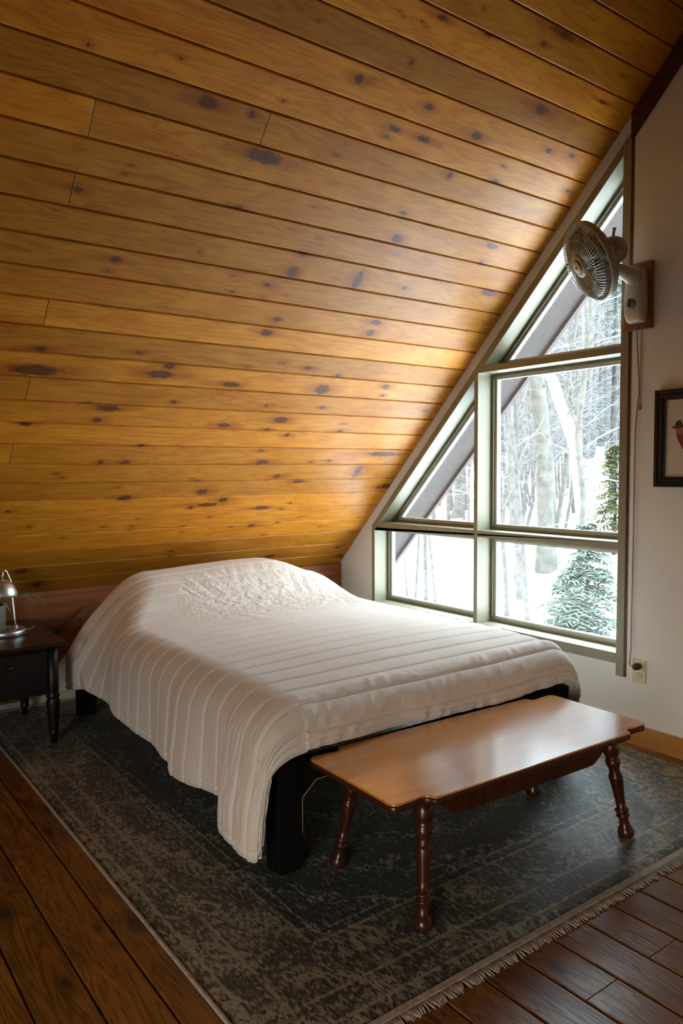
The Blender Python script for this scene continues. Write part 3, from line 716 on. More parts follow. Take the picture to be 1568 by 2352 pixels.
tree('young_beech', [(-11.0, 12, .18), (-10.98, 12, .71)], .04, .025, M_BARK, 'thin stem left of the flared trunk in triangular pane', nb=4, seed=13)
tree('young_beech', [(-8.29, 10, .28), (-8.3, 10, 1.53)], .03, .02, M_BARK, 'thin stem right of the flared trunk in triangular pane', nb=6, seed=14)

# saplings: six shapes, copied through the wood
protos = []
for k in range(7):
    rng = random.Random(100 + k)
    H = rng.uniform(6, 9); P = []; x = y = 0
    for s in range(11):
        P.append(Vector((x, y, H * s / 10))); x += rng.uniform(-.13, .13); y += rng.uniform(-.13, .13)
    r0 = rng.uniform(.022, .05)
    rad = [r0 + (.008 - r0) * s / 10 for s in range(11)]
    mt = MB().tube(P, rad, 7); mbr = MB(); branchy(mbr, P, rad, 24, rng, .5, 1.7, .08)
    e = empty('sapling_tree', (0, 0, 0), 'bare grey sapling standing in the snowy wood', 'tree', 'bare saplings in the snowy wood')
    t1 = mt.build('trunk', M_BARK if k % 2 else M_BARK2, e); t2 = tag(mbr.build('branches', M_TWIG, e), kind='stuff')
    protos.append((e, t1, t2))
spots = []
rng = random.Random(55)
while len(spots) < 150:
    y = rng.uniform(7.5, 24)
    f = rng.uniform(0.12, 1.0)
    x = (2.35 - .658 * y) * (1 - f) + (.4 - 1.238 * y) * f
    if f > 0.50 and y < 10.5: continue
    if f > 0.50 and rng.random() < 0.45: continue
    if all((x - a) ** 2 + (y - b_) ** 2 > 0.12 for a, b_ in spots): spots.append((x, y))
for i, (x, y) in enumerate(spots):
    e, t1, t2 = protos[i % 7]
    if i >= 7:
        o = e.copy(); COL.objects.link(o)
        for c in (t1, t2):
            q = c.copy(); COL.objects.link(q); q.parent = o
    else: o = e
    s = rng.uniform(.8, 1.35)
    o.location = (x, y, float(gz(x, y)) - 0.06); o.rotation_euler = (rng.uniform(-.07, .07), rng.uniform(-.07, .07), rng.uniform(0, 6.28)); o.scale = (s, s, s)

# the far wood nobody could count
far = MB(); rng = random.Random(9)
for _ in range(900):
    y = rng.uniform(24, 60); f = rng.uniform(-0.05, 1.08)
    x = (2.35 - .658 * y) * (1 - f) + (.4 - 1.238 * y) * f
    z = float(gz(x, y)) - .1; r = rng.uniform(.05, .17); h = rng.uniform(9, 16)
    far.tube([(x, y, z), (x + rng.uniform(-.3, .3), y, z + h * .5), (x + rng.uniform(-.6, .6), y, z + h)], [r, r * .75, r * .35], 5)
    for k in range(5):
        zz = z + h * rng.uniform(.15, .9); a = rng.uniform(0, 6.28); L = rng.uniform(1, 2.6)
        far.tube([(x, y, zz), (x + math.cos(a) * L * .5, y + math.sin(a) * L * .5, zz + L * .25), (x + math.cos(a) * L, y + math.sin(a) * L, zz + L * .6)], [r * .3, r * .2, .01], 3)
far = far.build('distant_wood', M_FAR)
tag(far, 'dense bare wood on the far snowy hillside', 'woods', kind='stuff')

def conifer(name, loc, h, rad, mat, label, seed, n=260):
    rng = random.Random(seed)
    base = Vector((loc[0], loc[1], float(gz(loc[0], loc[1])) - .04))
    e = empty(name, base, label, 'tree')
    MB().tube([(0, 0, 0), (0.02, 0.0, h * .5), (0, 0.02, h)], [h * .016 + .008, h * .011, .004], 7).build('trunk', M_BARK, e)
    fo = MB()
    for _ in range(n):
        t = rng.random() ** 0.85; z = h * (0.10 + 0.88 * t); L = rad * (1.05 - t) * rng.uniform(.55, 1.1) + .06
        a = rng.uniform(0, 2 * PI)
        d = Vector((math.cos(a), math.sin(a), -.12)); s = Vector((-math.sin(a), math.cos(a), 0))
        p = Vector((0, 0, z))
        k = 7
        for j in range(1, k + 1):
            c = p + d * L * j / k + Vector((0, 0, -.12 * L * (j / k) ** 2))
            for sg in (-1, 1):
                w_ = L * .20 * (1.15 - j / k) + .02
                tip = c + s * sg * w_ * 1.8 + d * w_ * 1.2 + Vector((rng.uniform(-.02, .02), rng.uniform(-.02, .02), rng.uniform(-.05, .02)))
                q = d * .022
                fo.add([c - q, c + q, tip + q * .6, tip - q * .6], [(0, 1, 2, 3)])
    tag(fo.build('foliage', mat, e), kind='stuff')
    return e
conifer('hemlock_tree', (-1.12, 4.6), 2.1, .95, M_NEEDLE, 'green young hemlock at bottom right of the lower right pane', 3, 240)
conifer('hemlock_tree', (-1.85, 5.2), 1.25, .60, M_NEEDLE, 'small green hemlock left of the bigger young hemlock', 4, 150)
conifer('cedar_tree', (-3.80, 9.2), 2.15, .62, M_YNEEDLE, 'yellow green evergreen at right edge of the large right pane', 5, 240)
conifer('hemlock_tree', (-7.2, 14.2), 6.6, 1.3, M_NEEDLE, 'tall hazy green evergreen behind the upper pane', 6, 200)

def rock(loc, sx, sy, sz, label, seed):
    bm = bmesh.new(); bmesh.ops.create_icosphere(bm, subdivisions=3, radius=1)
    r_ = random.Random(seed); o3 = [r_.uniform(0, 9) for _ in range(3)]
    for v in bm.verts:
        k = 1 + .25 * math.sin(v.co.x * 3 + o3[0]) * math.sin(v.co.y * 4 + o3[1]) + .12 * math.sin(v.co.z * 7 + v.co.x * 5 + o3[2])
        v.co = Vector((v.co.x * sx * k, v.co.y * sy * k, v.co.z * sz * k))
    me = bpy.data.meshes.new('boulder'); bm.to_mesh(me); bm.free(); me.materials.append(M_ROCK)
    o = bpy.data.objects.new('boulder', me); COL.objects.link(o)
    o.location = (loc[0], loc[1], float(gz(*loc)) + sz * .3); tag(o, label, 'rock', None)
rock((-5.67, 6.5), .16, .14, .10, 'largest grey boulder in the snow of the lower left pane', 1)
rock((-6.94, 7.5), .20, .12, .06, 'flat rock poking from snow behind the thickest sapling stem', 2)
rock((-7.76, 7.5), .10, .08, .06, 'small rock at the left edge of the lower left pane', 3)
rock((-4.9, 8.3), .16, .10, .05, 'small rock in snow at upper right of lower left pane', 4)

# ------------------------------------------------------------------ rug
rug = empty('area_rug', (0.05, -2.515, 0.0), 'faded dark green oriental rug under bed and coffee table', 'rug')
nx, ny = 120, 90
gx = np.linspace(0, 3.11, nx); gy_ = np.linspace(0, 2.44, ny)
A, B = np.meshgrid(gx, gy_, indexing='ij')
Z = 0.010 + 0.0015 * (fbm(A * 3, B * 3, 5, 3) - .5)
edge = np.minimum(np.minimum(A, 3.11 - A), np.minimum(B, 2.44 - B)); Z = np.where(edge <= 1e-6, 0.002, Z)
idx = np.arange(nx * ny).reshape(nx, ny)
rp = MB().add(np.stack([A.ravel(), B.ravel(), Z.ravel()], -1).tolist(), np.stack([idx[:-1, :-1], idx[1:, :-1], idx[1:, 1:], idx[:-1, 1:]], -1).reshape(-1, 4).tolist(), True)
rp.build('pile', M_RUG, rug)
MB().box(-0.004, 3.112, -0.009, 0.002, 0.001, 0.0105).build('side_binding', M_FRINGE, rug, bevel=0.003)
for x0, sg in ((3.112, 1), (-0.002, -1)):
    x1 = x0 + sg * 0.026
    MB().box(min(x0, x1), max(x0, x1), -0.006, 2.44, 0.001, 0.0115).build('woven_hem', M_FRINGE, rug, bevel=0.004)
    f = MB(); rng = random.Random(4)
    L = 0.030 if sg > 0 else 0.012
    for k in range(620):
        y = 2.44 * k / 619
        dy = 0.010 * math.sin(k * .35) + rng.uniform(-.006, .006); l = L * rng.uniform(.75, 1.15)
        f.tube([(x1 - sg * .004, y, .008), (x1 + sg * l * .5, y + dy * .5, .0075), (x1 + sg * l, y + dy, .003)], [.0026, .0024, .0014], 4)
    tag(f.build('fringe', M_FRINGE, rug), kind='stuff')

# ------------------------------------------------------------------ bed
bed = empty('bed_frame', (1.4, -1.3, 0), 'low black wooden bed frame with square legs under the quilt', 'bed')
def bpart(mb, name, m, **k):
    o = mb.build(name, m, None, **k); set_parent_keep(o, bed); return o
BX0, BX1, BY0, BY1 = 0.335, 2.467, -2.066, -0.542
for (lx, ly) in ((BX0, BY0), (BX1 - .085, BY0), (BX0, BY1 - .09), (BX1 - .085, BY1 - .09)):
    bpart(MB().box(lx, lx + .085, ly, ly + .092, 0.0115, .386), 'leg', M_BLACK, bevel=.003)
for ly in (BY0 + .012, BY1 - .040):
    bpart(MB().box(BX0 + .086, BX1 - .086, ly, ly + .028, .250, .384), 'side_rail', M_BLACK, bevel=.003)
fr_ = MB().prism([(BY0 + .0925, .386), (BY0 + .0925, .255), (-1.915, .305), (BY1 - .150, .305), (BY1 - .0925, .255), (BY1 - .0925, .386)], BX1 - .036, BX1 - .004, 'x')
bpart(fr_, 'foot_rail', M_BLACK, bevel=.002)
ed = MB().tube([(BX1 - .002, BY0 + .0935, .136), (BX1 - .002, BY0 + .0935, .255), (BX1 - .003, -1.915, .304), (BX1 - .003, -1.83, .304)], .0016, 5)  # pale strip: worn edge, with its lit highlight painted in
tag(bpart(ed, 'worn_lit_edge', M_EDGE), 'pale worn edge with painted highlight')
bpart(MB().box(BX0 + .01, BX0 + .04, BY0 + .0925, BY1 - .0925, .25, .384), 'head_rail', M_BLACK, bevel=.003)
mt = MB().box(BX0 + .10, 2.38, -1.93, -.64, .386, .545)
bpart(mt, 'mattress', M_MAT, bevel=.05, seg=4)

# ------------------------------------------------------------------ quilt
def make_quilt():
    XF, YL, YR = 2.375, -1.955, -0.635
    A0, A1 = 0.27, 2.615
    NA = 600
    nl, ntp, nr = 105, 130, 50
    a = np.linspace(A0, A1, NA)
    ex_max = A1 - XF
    # overhang on the left as arc length beyond the edge
    hemz = np.interp(a, [0.27, 0.45, 0.74, 1.25, 1.70, 1.76, 1.80, 2.205, 2.24, 2.40, 2.62], [.17, .19, .25, .212, .187, .185, .162, .192, .122, .107, .112])
    head_k = 1 - sst(0.55, 1.10, np.minimum(a, XF))
    YLx = YL + 0.285 * head_k; rsx = np.full(NA, 0.165)
    hxl = sst(0.22, 0.40, a) * (1 - sst(0.50, 1.04, np.minimum(a, XF)))
    tp = np.linspace(0, .475, 60); dp = 1.72 * tp ** 2                       # the shoulder below the pillows falls in a long slope
    ep = np.concatenate(([0], np.cumsum(np.hypot(np.diff(tp), np.diff(dp)))))
    D_ = 0.603 + 0.178 * hxl - hemz
    Lk = (1 - head_k) * (D_ + 0.57 * rsx) + head_k * (ep[-1] + D_ - dp[-1])
    exn = np.clip((a - XF) / ex_max, 0, 1)
    Lk = Lk * (1 - 0.16 * exn ** 4)
    Rk = np.full(NA, .46)
    tl = np.linspace(1, 0, nl)              # hem -> edge
    tt = np.linspace(0, 1, ntp)[1:-1]
    tr = np.linspace(0, 1, nr)
    cols = []
    EY = np.concatenate([np.outer(Lk, tl), np.zeros((NA, len(tt))), np.outer(Rk, tr)], 1)
    side = np.concatenate([np.full(nl, -1), np.zeros(len(tt)), np.full(nr, 1)])[None, :] * np.ones((NA, 1))
    Yb = np.concatenate([np.outer(YLx, np.ones(nl)), YLx[:, None] + (YR - YLx)[:, None] * tt[None, :], np.full((NA, nr), YR)], 1)
    Aa = a[:, None] * np.ones_like(EY)
    EX = np.clip(Aa - XF, 0, None)
    Xb = np.minimum(Aa, XF)
    # top surface
    hx = sst(0.22, 0.40, Xb) * (1 - sst(0.50, 1.04, Xb)) 
    hy = (1 - 0.55 * sst(-0.95, -0.48, Yb))
    hump = 0.178 * hx * hy * (1 + 0.07 * np.sin((Yb + 1.25) * 4.0))
    crown = 0.022 * np.sin(np.clip((Yb - YL) / (YR - YL), 0, 1) * PI) * sst(2.45, 1.9, Xb)
    zt = 0.603 + hump + crown - 0.012 * sst(2.1, 2.4, Xb)
    zt -= 0.5 * np.clip(0.36 - Xb, 0, None)
    rs = np.where(side < 0, rsx[:, None], 0.13); rf = 0.125
    def prof(e, r, flare):
        arc = r * PI / 2; over = np.maximum(e - arc, 0); ang = np.minimum(e, arc) / r
        return r * np.sin(ang) + over * flare, r * (1 - np.cos(ang)) + over * np.sqrt(1 - flare ** 2)
    hs, ds = prof(EY, rs, 0.06)
    hk2 = head_k[:, None] * (side < 0)
    hs = hs * (1 - hk2) + hk2 * (np.interp(EY, ep, tp) + .03 * np.clip(EY - ep[-1], 0, None)); ds = ds * (1 - hk2) + hk2 * (np.interp(EY, ep, dp) + np.clip(EY - ep[-1], 0, None))
    hf, df = prof(EX, rf, 0.02)
    wq = 1 - 0.72 * sst(0.0, 0.42, EY)                  # the corner hangs as a flap in the plane of the side
    X = Xb + hf * (1 - 0.15 * sst(.1, .5, EY))
    Y = Yb + side * hs
    Z = zt - ds - df * wq
    # soft folds on the left drop
    fl = np.clip(EY / .45, 0, 1) * (side < 0)
    wave = 0.009 * np.sin(Aa * 11 + 0.7) + 0.004 * np.sin(Aa * 23 + 1.0)
    head = np.exp(-((Aa - .50) / .16) ** 2)
    wave += head * (0.020 * np.sin(Aa * 52) )
    wave += 0.022 * sst(1.74, 1.80, Aa) * (1 - sst(1.95, 2.2, Aa))
    wave += 0.040 * sst(2.205, 2.245, Aa) * (1 - 0.5 * sst(2.35, 2.6, Aa))
    Y -= wave * fl ** 1.5
    # head end turns the corner
    curl = np.clip(0.46 - Aa, 0, None)
    Y += (side < 0) * curl * 0.75 * np.clip(EY / .3, 0, 1)
    # foot drop undulation
    ff = np.clip(EX / .2, 0, 1) * (EY < .02)
    X += ff * (0.010 * np.sin(Yb * 6 + 1) + 0.004 * np.sin(Yb * 17))
    Z += ff * 0.010 * np.sin(Yb * 3.2 + 2.2)
    P = np.stack([X, Y, Z], -1)
    du = np.gradient(P, axis=0); dv = np.gradient(P, axis=1)
    N = np.cross(du, dv); N /= np.linalg.norm(N, axis=-1, keepdims=True) + 1e-12
    if N[NA // 2, nl + 60, 2] < 0: N = -N
    # channels of the quilting
    ph = (Aa - 1.614) / 0.1044
    sag = 0.10 * np.sin(Yb * 2.1 + 1) + 0.05 * np.sin(Yb * 5)
    ph = ph + sag * (1 - sst(0.3, .5, EY)) * 0.3
    fr_ph = np.abs(((ph + .5) % 1.0) - .5) * .1044
    pw = .34 - .12 * sst(.03, .16, EY)
    puff = 1 - pw * (1 - np.abs(np.sin(PI * ph)) ** .7)
    on_top = (side == 0) | (EY < .05)
    amp = 0.0048 + 0.0075 * np.clip((Xb - 1.5) / .8, 0, 1) + 0.008 * np.clip(EX / .1, 0, 1)
    amp = amp * (1 - .38 * sst(.03, .16, EY))
    disp = amp * (puff - 1) - (0.0050 + .0015 * sst(1.2, 2.0, Xb)) * np.exp(-(fr_ph / .0052) ** 2) * (1 - .6 * np.exp(-((Xb - .95) / .2) ** 2) * (side == 0))
    # binding along the hems
    hemd = np.minimum(np.minimum(A1 - Aa, np.where(side < 0, Lk[:, None] - EY, 9)), np.where(side > 0, Rk[:, None] - EY, 9))
    disp -= 0.007 * np.exp(-((hemd - .032) / .005) ** 2)
    disp -= 0.006 * np.exp(-(hemd / .012) ** 2)
    # crumples below the pillows and puckers across the channels
    dx = Xb; 
    c0 = np.exp(-((Xb - 1.00) / .30) ** 2) * (side == 0) * sst(-1.9, -1.4, Yb)
    wr = np.abs(fbm(Xb * 24 + Yb * 7, Yb * 20 - Xb * 8, 21, 3) - .45) * -1 + .1
    wr2 = np.abs(fbm(Xb * 34 - Yb * 9, Yb * 26 + Xb * 9, 31, 2) - .42) * -1 + .1
    disp += c0 * (0.018 * wr + 0.014 * wr2)
    rad_f = np.exp(-((Xb - .74) / .16) ** 2) * (side == 0) * sst(-1.78, -1.45, Yb) * sst(-.63, -.75, Yb)
    cpt = np.arctan2(Yb + 1.25, Xb - .2)
    disp += rad_f * 0.007 * (np.abs(vnoise(Yb * 26 + (Xb - .7) * 10 * np.sign(Yb + 1.3), Xb * 5, 41) - .5) * -2 + .5)
    pk = np.clip(EX / .04, 0, 1) * (EY < .25)
    disp += pk * 0.018 * (0.5 - np.abs(fbm(Yb * 20 + EX * 10, Aa * 9 + Yb * 3, 51, 2) - .4) * 2.2) * np.abs(np.sin(PI * ph)) * sst(.46, .62, vnoise(Yb * 3.1, Aa * 8, 61) + .12)
    lp = np.clip((EY - .1) / .1, 0, 1) * (side < 0) * sst(1.9, 2.3, Aa)
    disp += lp * 0.007 * (0.5 - np.abs(fbm(Aa * 40, EY * 8, 71, 2) - .4) * 2)
    disp += 0.004 * (fbm(Xb * 5 + EX * 3, Yb * 5 + EY * 4, 81, 3) - .5)
    P = P + N * disp[..., None]
    P[..., 2] = np.maximum(P[..., 2], .03)
    n, m = Aa.shape
    idx = np.arange(n * m).reshape(n, m)
    mb = MB().add(P.reshape(-1, 3).tolist(), np.stack([idx[:-1, :-1], idx[1:, :-1], idx[1:, 1:], idx[:-1, 1:]], -1).reshape(-1, 4).tolist(), True)
    o = mb.build('quilt', M_QUILT, solid=.012)
    cr = np.clip(c0 * 0.9 + rad_f * .35 + pk * .25, 0, 1)
    at = o.data.attributes.new('crumple', 'FLOAT', 'POINT'); at.data.foreach_set('value', cr.ravel().astype(np.float32))
    tag(o, 'cream channel-stitched quilt draped over the bed and pillows', 'quilt')
    return o
quilt = make_quilt()

# ------------------------------------------------------------------ coffee table
tb = empty('coffee_table', (2.757, -1.383, 0), 'glossy brown maple coffee table at the foot of the bed', 'table', rz=math.radians(-1.75))
def arcp(cx, cy, r, a0, a1, n=7):
    return [(cx + r * math.cos(math.radians(a0 + (a1 - a0) * i / n)), cy + r * math.sin(math.radians(a0 + (a1 - a0) * i / n))) for i in range(n + 1)]
HX, HY = 0.252, 0.608
q = []                                    # one corner, +x +y, from the long edge round to the short edge
q += [(HX, 0.452)]
q += arcp(HX - .016, .457, .016, 0, 80, 5)
q += arcp(HX - .006, .500, .028, -115, -200, 6)
q += [(0.222, .522)]
q += arcp(.226 - .030, HY - .030, .030, 12, 90, 6)
c1 = q; c2 = [(-x, y) for x, y in reversed(q)]; c3 = [(-x, -y) for x, y in q]; c4 = [(x, -y) for x, y in reversed(q)]
outline = c1 + c2 + c3 + c4
MB().prism(outline, .4035, .4105, 'z').build('tabletop', M_TABLE, tb, bevel=.004, seg=3)
tag(MB().prism([(x_ * 1.004, y_ * 1.0018) for x_, y_ in outline], .384, .4038, 'z').build('edge_moulding', M_TLEG, tb, bevel=.007, seg=3), 'dark red brown rounded edge, stain plus painted shade')  # dark stain, with shade of the edge turned from the light painted in
def apron(along, a0, a1, pos, axis):
    pts = [(a0, .3855), (a1, .3855)]
    n = 40; low = []
    for i in range(n + 1):
        t = i / n; s = a0 + (a1 - a0) * t
        e = min(t, 1 - t) * abs(a1 - a0)
        z = .345 - .042 * float(sst(0.03, .12, e)) + .016 * math.exp(-((e - .028) / .016) ** 2)
        low.append((s, z))
    poly = [(a0, .3855)] + low + [(a1, .3855)]
    return MB().prism(poly, pos - .010, pos + .010, axis)
for s in (-1, 1):
    apron(0, -.438, .438, s * .185, 'x').build('apron', M_TLEG, tb, bevel=.002)
    apron(0, -.160, .160, s * .466, 'y').build('apron', M_TLEG, tb, bevel=.002)
prof = [(.024, 0.000), (.0285, .006), (.0295, .018), (.025, .032), (.019, .040), (.0175, .062), (.0185, .072), (.024, .077), (.0235, .083), (.018, .087), (.0185, .091), (.0255, .097), (.025, .103), (.0165, .110), (.0175, .14), (.0235, .205), (.0255, .228), (.024, .238), (.019, .243), (.020, .247), (.0195, .250), (.020, .254), (.019, .258), (.020, .262), (.0265, .278), (.027, .290), (.022, .300), (.024, .303), (.021, .306), (.026, .313), (.030, .330), (.0305, .388)]
for sx in (-1, 1):
    for sy in (-1, 1):
        foot = Vector((sx * .2215, sy * .493, .0115)); top = Vector((sx * .170, sy * .445, .384))
        ax = top - foot; L = ax.length
        MB().lathe([(r_, h_ * L / .388) for r_, h_ in prof], foot, ax, 20).build('leg', M_TLEG, tb)

# ------------------------------------------------------------------ nightstand, lamp, plant
ns = empty('nightstand', (.45, -2.52, 0), 'dark walnut nightstand with turned legs left of the bed', 'nightstand')
def npart(mb, name, m, parent=None, **k):
    o = mb.build(name, m, None, **k); set_parent_keep(o, parent or ns); return o
NX0, NX1, NY0, NY1 = .14, .755, -2.79, -2.262
npart(MB().box(NX0 + .01, NX1 - .02, NY0 + .01, NY1 - .01, .262, .502), 'body', M_NIGHT, bevel=.003)
npart(MB().box(.075, .802, -2.825, -2.234, .503, .526), 'tabletop', M_NTOP, bevel=.009, seg=3)
dr = npart(MB().box(NX1 - .019, NX1 - .004, NY0 + .07, NY1 - .065, .29, .482), 'drawer', M_NIGHT, bevel=.003)
o = MB().lathe([(.0, 0), (.006, .0), (.006, .012), (.014, .018), (.014, .026), (0, .030)], (NX1 - .004, -2.50, .425), (1, 0, 0), 12).build('knob', M_NTOP, None); set_parent_keep(o, dr)
lp = [(.016, 0), (.015, .03), (.021, .045), (.024, .052), (.021, .058), (.023, .07), (.030, .16), (.034, .205), (.034, .212), (.026, .222), (.032, .232), (.034, .24), (.026, .248), (.030, .262), (.030, .50)]
for x in (NX0 + .03, NX1 - .035):
    for y in (NY0 + .035, NY1 - .032):
        npart(MB().lathe(lp, (x, y, .0115), (0, 0, 1), 16), 'leg', M_NIGHT)
lamp = empty('desk_lamp', (.45, -2.446, .526), 'brushed metal desk lamp with dome shade on the nightstand', 'lamp')
def lpart(mb, name, m, **k):
    o = mb.build(name, m, None, **k); set_parent_keep(o, lamp); return o
lpart(MB().lathe([(.0, 0), (.096, 0), (.099, .003), (.099, .024), (.095, .029), (.03, .030), (0, .030)], (.45, -2.446, .5265), (0, 0, 1), 40), 'base', M_STEEL)
lpart(MB().lathe([(.008, 0), (.008, .006), (0, .008)], (.50, -2.445, .5565), (0, 0, 1), 12), 'switch', M_INK)
lpart(MB().tube([(.46, -2.397, .556), (.455, -2.399, .60), (.44, -2.404, .70), (.425, -2.409, .80), (.415, -2.425, .845), (.42, -2.440, .858), (.445, -2.450, .845), (.455, -2.455, .812)], .0055, 10), 'stem', M_CHROME)
lpart(MB().lathe([(.012, 0), (.010, .018), (.0, .02)], (.459, -2.397, .555), (0, 0, 1), 14), 'stem_collar', M_CHROME)
sh = [(.076, 0), (.0775, .001), (.076, .02), (.070, .042), (.058, .064), (.040, .080), (.018, .089), (.0, .091), (.0, .088), (.017, .086), (.038, .077), (.055, .062), (.067, .041), (.073, .02), (.0745, .002)]
lpart(MB().lathe(sh, (.46, -2.462, .722), (-.05, .02, 1), 36), 'lamp_shade', M_STEEL)
lpart(MB().lathe([(.0, 0), (.014, .004), (.018, .018), (.011, .034), (.011, .06)], (.458, -2.461, .735), (0, 0, 1), 14), 'bulb', M_SASH)
lpart(MB().tube([(.43, -2.353, .532), (.40, -2.31, .531), (.36, -2.285, .530), (.30, -2.27, .530)], .003, 6), 'cord', M_CORD)
pl_ = empty('potted_plant', (.24, -2.475, .526), 'green strap-leaved plant in pale pot behind the lamp', 'plant')
def ppart(mb, name, m, **k):
    o = mb.build(name, m, None, **k); set_parent_keep(o, pl_); return o
ppart(MB().lathe([(.0, 0), (.070, 0), (.078, .004), (.082, .11), (.085, .115), (.085, .124), (.078, .124), (.077, .112), (.0, .110)], (.24, -2.475, .5265), (0, 0, 1), 28), 'pot', M_POT)
ppart(MB().lathe([(.0, 0), (.076, 0), (.06, .006), (0, .008)], (.24, -2.475, .6365), (0, 0, 1), 20), 'soil', M_SOIL)
rng = random.Random(12)
def leaf(az, L, lift, droop, w0):
    d = Vector((math.cos(az), math.sin(az), 0)); s = Vector((-d.y, d.x, 0)); c = Vector((.24, -2.475, .642)) + d * .02
    vs = []; n = 12
    for i in range(n + 1):
        t = i / n
        p = c + d * L * t + Vector((0, 0, lift * math.sin(t * PI * .62) - droop * t ** 3))
        wd = w0 * math.sin(PI * (0.12 + .88 * t) ** .8) if t < 1 else .001
        vs += [p - s * wd, p + Vector((0, 0, -wd * .35)), p + s * wd]
    fs = []
    for i in range(n):
        for k in range(2): fs.append((i * 3 + k, i * 3 + k + 1, i * 3 + k + 4, i * 3 + k + 3))
    return vs, fs
for az, L, li, dr_, w0 in [(1.05, .27, .10, .085, .020), (1.35, .21, .085, .085, .016), (0.2, .18, .10, .06, .011), (-.6, .2, .12, .08, .011), (2.2, .12, .08, .05, .010), (3.0, .10, .08, .05, .010), (-1.6, .2, .10, .06, .010), (.7, .12, .10, .02, .010), (-2.4, .12, .08, .05, .01), (0.0, .10, .06, .03, .010), (.45, .15, .05, .07, .010)]:
    vs, fs = leaf(az, L, li, dr_, w0)
    ppart(MB().add(vs, fs, True), 'leaf', M_LEAF, solid=.0012)
pc = MB().tube([(.30, -2.20, .016), (.34, -2.165, .015), (.36, -2.11, .016), (.33, -1.96, .016), (.25, -1.90, .016), (.14, -1.85, .016)], .0035, 6).build('power_cord', M_PLUG)
tag(pc, 'thin black power cord on the rug by the bed leg', 'cord')

# ------------------------------------------------------------------ wall fan on its board
bd = MB().box(2.378, 2.519, -.024, -.001, 2.022, 2.336).build('mounting_board', M_BOARD, bevel=.003)
tag(bd, 'reddish wooden board on the wall behind the fan', 'board')
fan = empty('wall_fan', (2.455, -.03, 2.17), 'ivory wall mounted fan with round wire grille', 'fan')
def fpart(mb, name, m, parent=None, **k):
    o = mb.build(name, m, None, **k); set_parent_keep(o, parent or fan); return o
# control housing
hb = MB()
sec = []
for z, w_, dpt in ((2.050, .036, .035), (2.058, .043, .050), (2.09, .049, .060), (2.16, .051, .062), (2.22, .049, .058), (2.27, .046, .055), (2.290, .042, .050), (2.296, .036, .040)):
    sec.append((z, w_, dpt))
vs = []; fs = []; nseg = 20
for z, w_, dpt in sec:
    for k in range(nseg):
        t_ = k / (nseg - 1); a_ = PI * t_
        cx_ = -math.copysign(abs(math.cos(a_)) ** .45, math.cos(a_)) * w_; cy_ = -abs(math.sin(a_)) ** .45 * dpt
        vs.append((2.456 + cx_, -.0245 + cy_, z))
for i in range(len(sec) - 1):
    for k in range(nseg - 1): fs.append((i * nseg + k, i * nseg + k + 1, (i + 1) * nseg + k + 1, (i + 1) * nseg + k))
    fs.append((i * nseg + nseg - 1, i * nseg, (i + 1) * nseg, (i + 1) * nseg + nseg - 1))
fs.append(tuple(range(nseg - 1, -1, -1))); fs.append(tuple((len(sec) - 1) * nseg + k for k in range(nseg)))
hb.add(vs, fs, True)
fpart(hb, 'control_housing', M_FAN)
kn_ = fpart(MB().lathe([(.024, 0), (.024, .010), (.021, .016), (0, .017)], (2.453, -.083, 2.135), (0, -1, 0), 24), 'speed_knob', M_KNOB)
o = MB().box(2.450, 2.456, -.1035, -.099, 2.114, 2.156).build('knob_grip', M_INK, None, bevel=.001); set_parent_keep(o, kn_)
fpart(MB().lathe([(.029, 0), (.0295, .002), (.028, .003), (.026, .002)], (2.453, -.084, 2.135), (0, -1, 0), 28), 'knob_dial', M_FANRIM)
fpart(MB().box(2.447, 2.457, -.0835, -.082, 2.094, 2.0965), 'printed_mark', M_INK)
FC = Vector((2.352, -.262, 2.326)); FN = Vector((-.46, -.774, -.433)).normalized()
e1 = FN.cross(Vector((0, 0, 1))).normalized(); e2 = e1.cross(FN)
# arm
am = MB().tube([(2.455, -.045, 2.245), (2.448, -.085, 2.268), (2.435, -.135, 2.285), (2.420, -.175, 2.300), (2.405, -.19, 2.325)], [.040, .036, .028, .024, .020], 14)
fpart(am, 'arm', M_FAN)
fpart(MB().lathe([(.016, -.03), (.018, -.028), (.018, .028), (.016, .03)], (2.412, -.185, 2.302), (1, 0, 0), 16), 'pivot', M_KNOB)
BC = FC - FN * .055
mo = fpart(MB().lathe([(.030, .0), (.058, .004), (.066, .02), (.066, .07), (.060, .095), (.046, .115), (.022, .126), (.0, .128)], BC, -FN, 28), 'motor_housing', M_FANRIM)
o = MB().lathe([(.007, 0), (.006, .035), (.009, .038), (.009, .045), (0, .046)], BC - FN * .065 + Vector((0, 0, .060)), (0.12, .1, 1), 12).build('oscillation_knob', M_FANRIM, None); set_parent_keep(o, mo)
RG = .183
gr = MB()
def ringp(r, hgt, n=56): return [FC + FN * hgt + (e1 * math.cos(2 * PI * k / n) + e2 * math.sin(2 * PI * k / n)) * r for k in range(n)]
rim = fpart(MB().lathe([(RG - .004, -.020), (RG + .003, -.020), (RG + .006, -.012), (RG + .006, .008), (RG + .003, .013), (RG - .003, .013), (RG - .005, .006), (RG - .005, -.012), (RG - .004, -.020)], FC, FN, 60), 'grille_rim', M_FANRIM)
gf = MB()
nw = 64
for k in range(nw):
    a_ = 2 * PI * k / nw; tw = .22
    pts = []
    for s in range(6):
        t_ = s / 5; r_ = .052 + (RG - .052) * t_; a2 = a_ + tw * (1 - t_)
        hgt = .055 * math.sqrt(max(0, 1 - (t_ * .985) ** 3)) + .004
        pts.append(FC + FN * hgt + (e1 * math.cos(a2) + e2 * math.sin(a2)) * r_)
    gf.tube(pts, .0012, 4)
